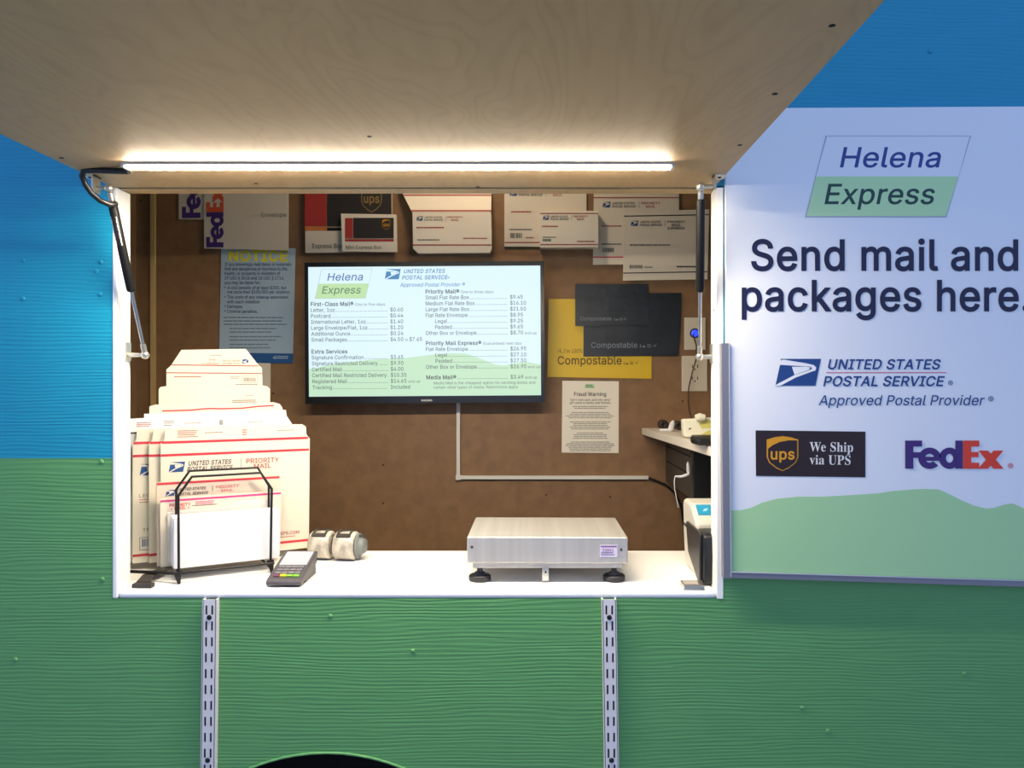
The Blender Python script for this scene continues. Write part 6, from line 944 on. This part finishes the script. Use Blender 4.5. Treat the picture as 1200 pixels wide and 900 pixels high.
# ================================================================== SHELF at the right with its things
Zs = EZ-.1413
def xs(d): return .363+(2.57-d)*(.41-.363)/.804
tag_shelf = MB(); tag_shelf.prism([Vector((xs(1.66), 1.66-D0, Zs)), Vector((.975, 1.66-D0, Zs)), Vector((.975, 2.5695-D0, Zs)), Vector((xs(2.57), 2.5695-D0, Zs))][::-1], (0, 0, -.022), mat('shelf_melamine', (226, 218, 204), .45))
tag(tag_shelf.build('side_shelf', bevel=.0012), 'white side shelf running back to the brown wall at right', 'shelf')
t = thing('drawer_unit', Vector((.68, 2.36-D0, Zs-.19)), 'dark grey drawer unit fixed under the white side shelf', 'drawer unit')
M_DU = mat('drawer_grey', (72, 66, 60), .5); M_DU2 = mat('drawer_black', (20, 21, 26), .45)
zb = Zs-.022
m = MB(); m.box((.4427, 2.142-D0, zb-.155), (.97, 2.566-D0, zb-.0005), M_DU); m.build('housing', t, bevel=.001)
m = MB()
for h0 in (.035, .085): m.box((.4415, 2.16-D0, zb-h0-.003), (.4428, 2.55-D0, zb-h0), M_DARK)
m.box((.4415, 2.15-D0, zb-.030), (.4428, 2.156-D0, zb-.005), M_DARK); m.build('side_groove', t)
m = MB(); m.box((.446, 2.134-D0, zb-.30), (.965, 2.1415-D0, zb-.002), M_DU2); m.build('front_panel', t, bevel=.0015)
# on the shelf
M_DKR = mat('dark_reel_brown', (44, 34, 30), .5)
def reel(px, d, r, label):
    c = Vector(((px-CX)*d/F, d-D0, Zs+r)); m = MB(); m._lathe(c, Vector((0, -1, 0)), [(-.018, .0001), (-.018, r), (-.012, r), (-.012, r*.9), (.012, r*.9), (.012, r), (.018, r), (.018, r*.35), (.012, r*.3), (.012, .0001)], M_DKR, 24)
    return tag(m.build('dark_reel'), label, 'reel', 'dark reels on the side shelf')
reel(777, 2.50, .0152, 'small dark brown reel at the far left end of the side shelf')
reel(795, 2.46, .0145, 'small dark brown reel between white clip and yellow-white pack on the shelf')
m = MB(); c = Wp(786.5, 501.5, 2.36); c.z = Zs
m.tube([c+Vector((-.030, .02, .004)), c+Vector((-.008, 0, .005)), c+Vector((.002, 0, .010))], .0045, M_PAPER2, 8)
m.tube([c+Vector((-.004, -.006, .003)), c+Vector((0, 0, .012)), c+Vector((.004, 0, .026)), c+Vector((.007, 0, .034))], [.004, .009, .008, .003], M_PAPER2, 10)
tag(m.build('plastic_clamp'), 'little white plastic clamp standing beside the dark reels on the shelf', 'clamp')
M_PK = mat('pack_white', (232, 228, 206), .55); M_PKY = mat('pack_yellow', (206, 200, 110), .55)
t = thing('label_pack', Vector((.47, 2.05-D0, Zs)), 'white and yellow pack lying on the side shelf by the jamb', 'pack')
m = MB(); fk = flat(2.06); dx = 2.06/F
pk = [(800.5, 491.5), (815, 490.8), (826, 489.6), (850, 490), (850, 513.6), (802.5, 512.6), (801, 503)]
m.slab(fk, pk, .035, M_PK); m.poly(fk, [(806.3, 503.2), (808.5, 501.2), (810.3, 501.6), (808.5, 503.6)], M_DGREY); m.build('wrapper', t, bevel=.004)
m = MB(); m.slab(fk, [(819, 496), (827, 492.6), (850, 492), (850, 500), (822, 502)], .001, M_PKY, lift=.0012); m.slab(fk, [(818, 511.4), (830, 504.5), (833, 504.4), (833, 511.8)], .001, M_PKY, lift=.0012); m.build('band', t)
m = MB(); m.tube([Wp(815, 489.6, 2.05), Wp(820, 488.6, 2.05), Wp(826, 489.2, 2.05)], [.008, .0105, .008], M_PK, 10); m.build('knot', t)
m = MB(); c = Vector(((806-CX)*1.83/F, 0, Zs)); 
m.prism([Vector((.372+.0, 1.82-D0, Zs+.006)), Vector((.385, 1.79-D0, Zs+.001)), Vector((.60, 1.79-D0, Zs+.001)), Vector((.60, 1.95-D0, Zs+.001)), Vector((.40, 1.95-D0, Zs+.001))], (0, 0, .016), M_BLACK)
tag(m.build('black_tray', bevel=.005), 'flat black tray at the front of the side shelf', 'tray')
# small lamp-black wall adapter and white plug under the shelf
t = thing('power_plug', Wp(806, 556, 2.13), 'white plug with thin white lead hanging from the dark drawer unit', 'plug')
cP = Wp(806, 548, 2.12); m = MB()
m.tube([Wp(806, 541, 2.125), Wp(806, 544.5, 2.125), Wp(806.3, 546, 2.125), Wp(806.5, 551, 2.125), Wp(807, 556, 2.125)], [.0015, .0042, .0045, .005, .003], M_PAPER2, 10); m.tube([Wp(807, 556, 2.125), Wp(804, 557, 2.12), Wp(799, 558.5, 2.12), Wp(791, 558.5, 2.12)], [.004, .0045, .004, .0025], M_PAPER2, 10); m.build('plug_body', t)
m = MB(); m.tube([Wp(791, 558.5, 2.12), Wp(790.2, 563, 2.12), Wp(790.6, 573, 2.12), Wp(793, 585, 2.12), Wp(795, 595, 2.12)], .0014, M_PAPER2, 8); m.build('lead', t)
m = MB(); m.tube([Wp(760, 560, DB-.012), Wp(768, 563, DB-.012), Wp(780, 568, DB-.012), Wp(790, 577, DB-.012), Wp(798, 592, DB-.012), Wp(801, 615, DB-.012)], .0035, M_BLACK, 8)
tag(m.build('data_cable'), 'black cable leaving the right end of the white raceway', 'cable')

# ------------------------------------------------------------------ fill light added out of view under the ceiling to brighten the back wall
if FILL_W > 0:
    t = thing('added_fill_light', Vector((-.2, .62, 2.60)), 'added unseen round fill light under the trailer ceiling, brightening the back wall', 'fill light')
    m = MB(); m._lathe(Vector((-.2, .62, 2.619)), Vector((0, 0, -1)), [(0, .0001), (0, .12), (.02, .12), (.02, .11)], M_WHITE, 32); m.build('fill_light_base', t)
    m = MB(); m._lathe(Vector((-.2, .62, 2.598)), Vector((0, 0, -1)), [(0, .11), (.02, .10), (.03, .07), (.034, .0001)], mat('fill_light_emitter', (255, 226, 190), .5, emit=FILL_W), 32); m.build('fill_light_glow', t)
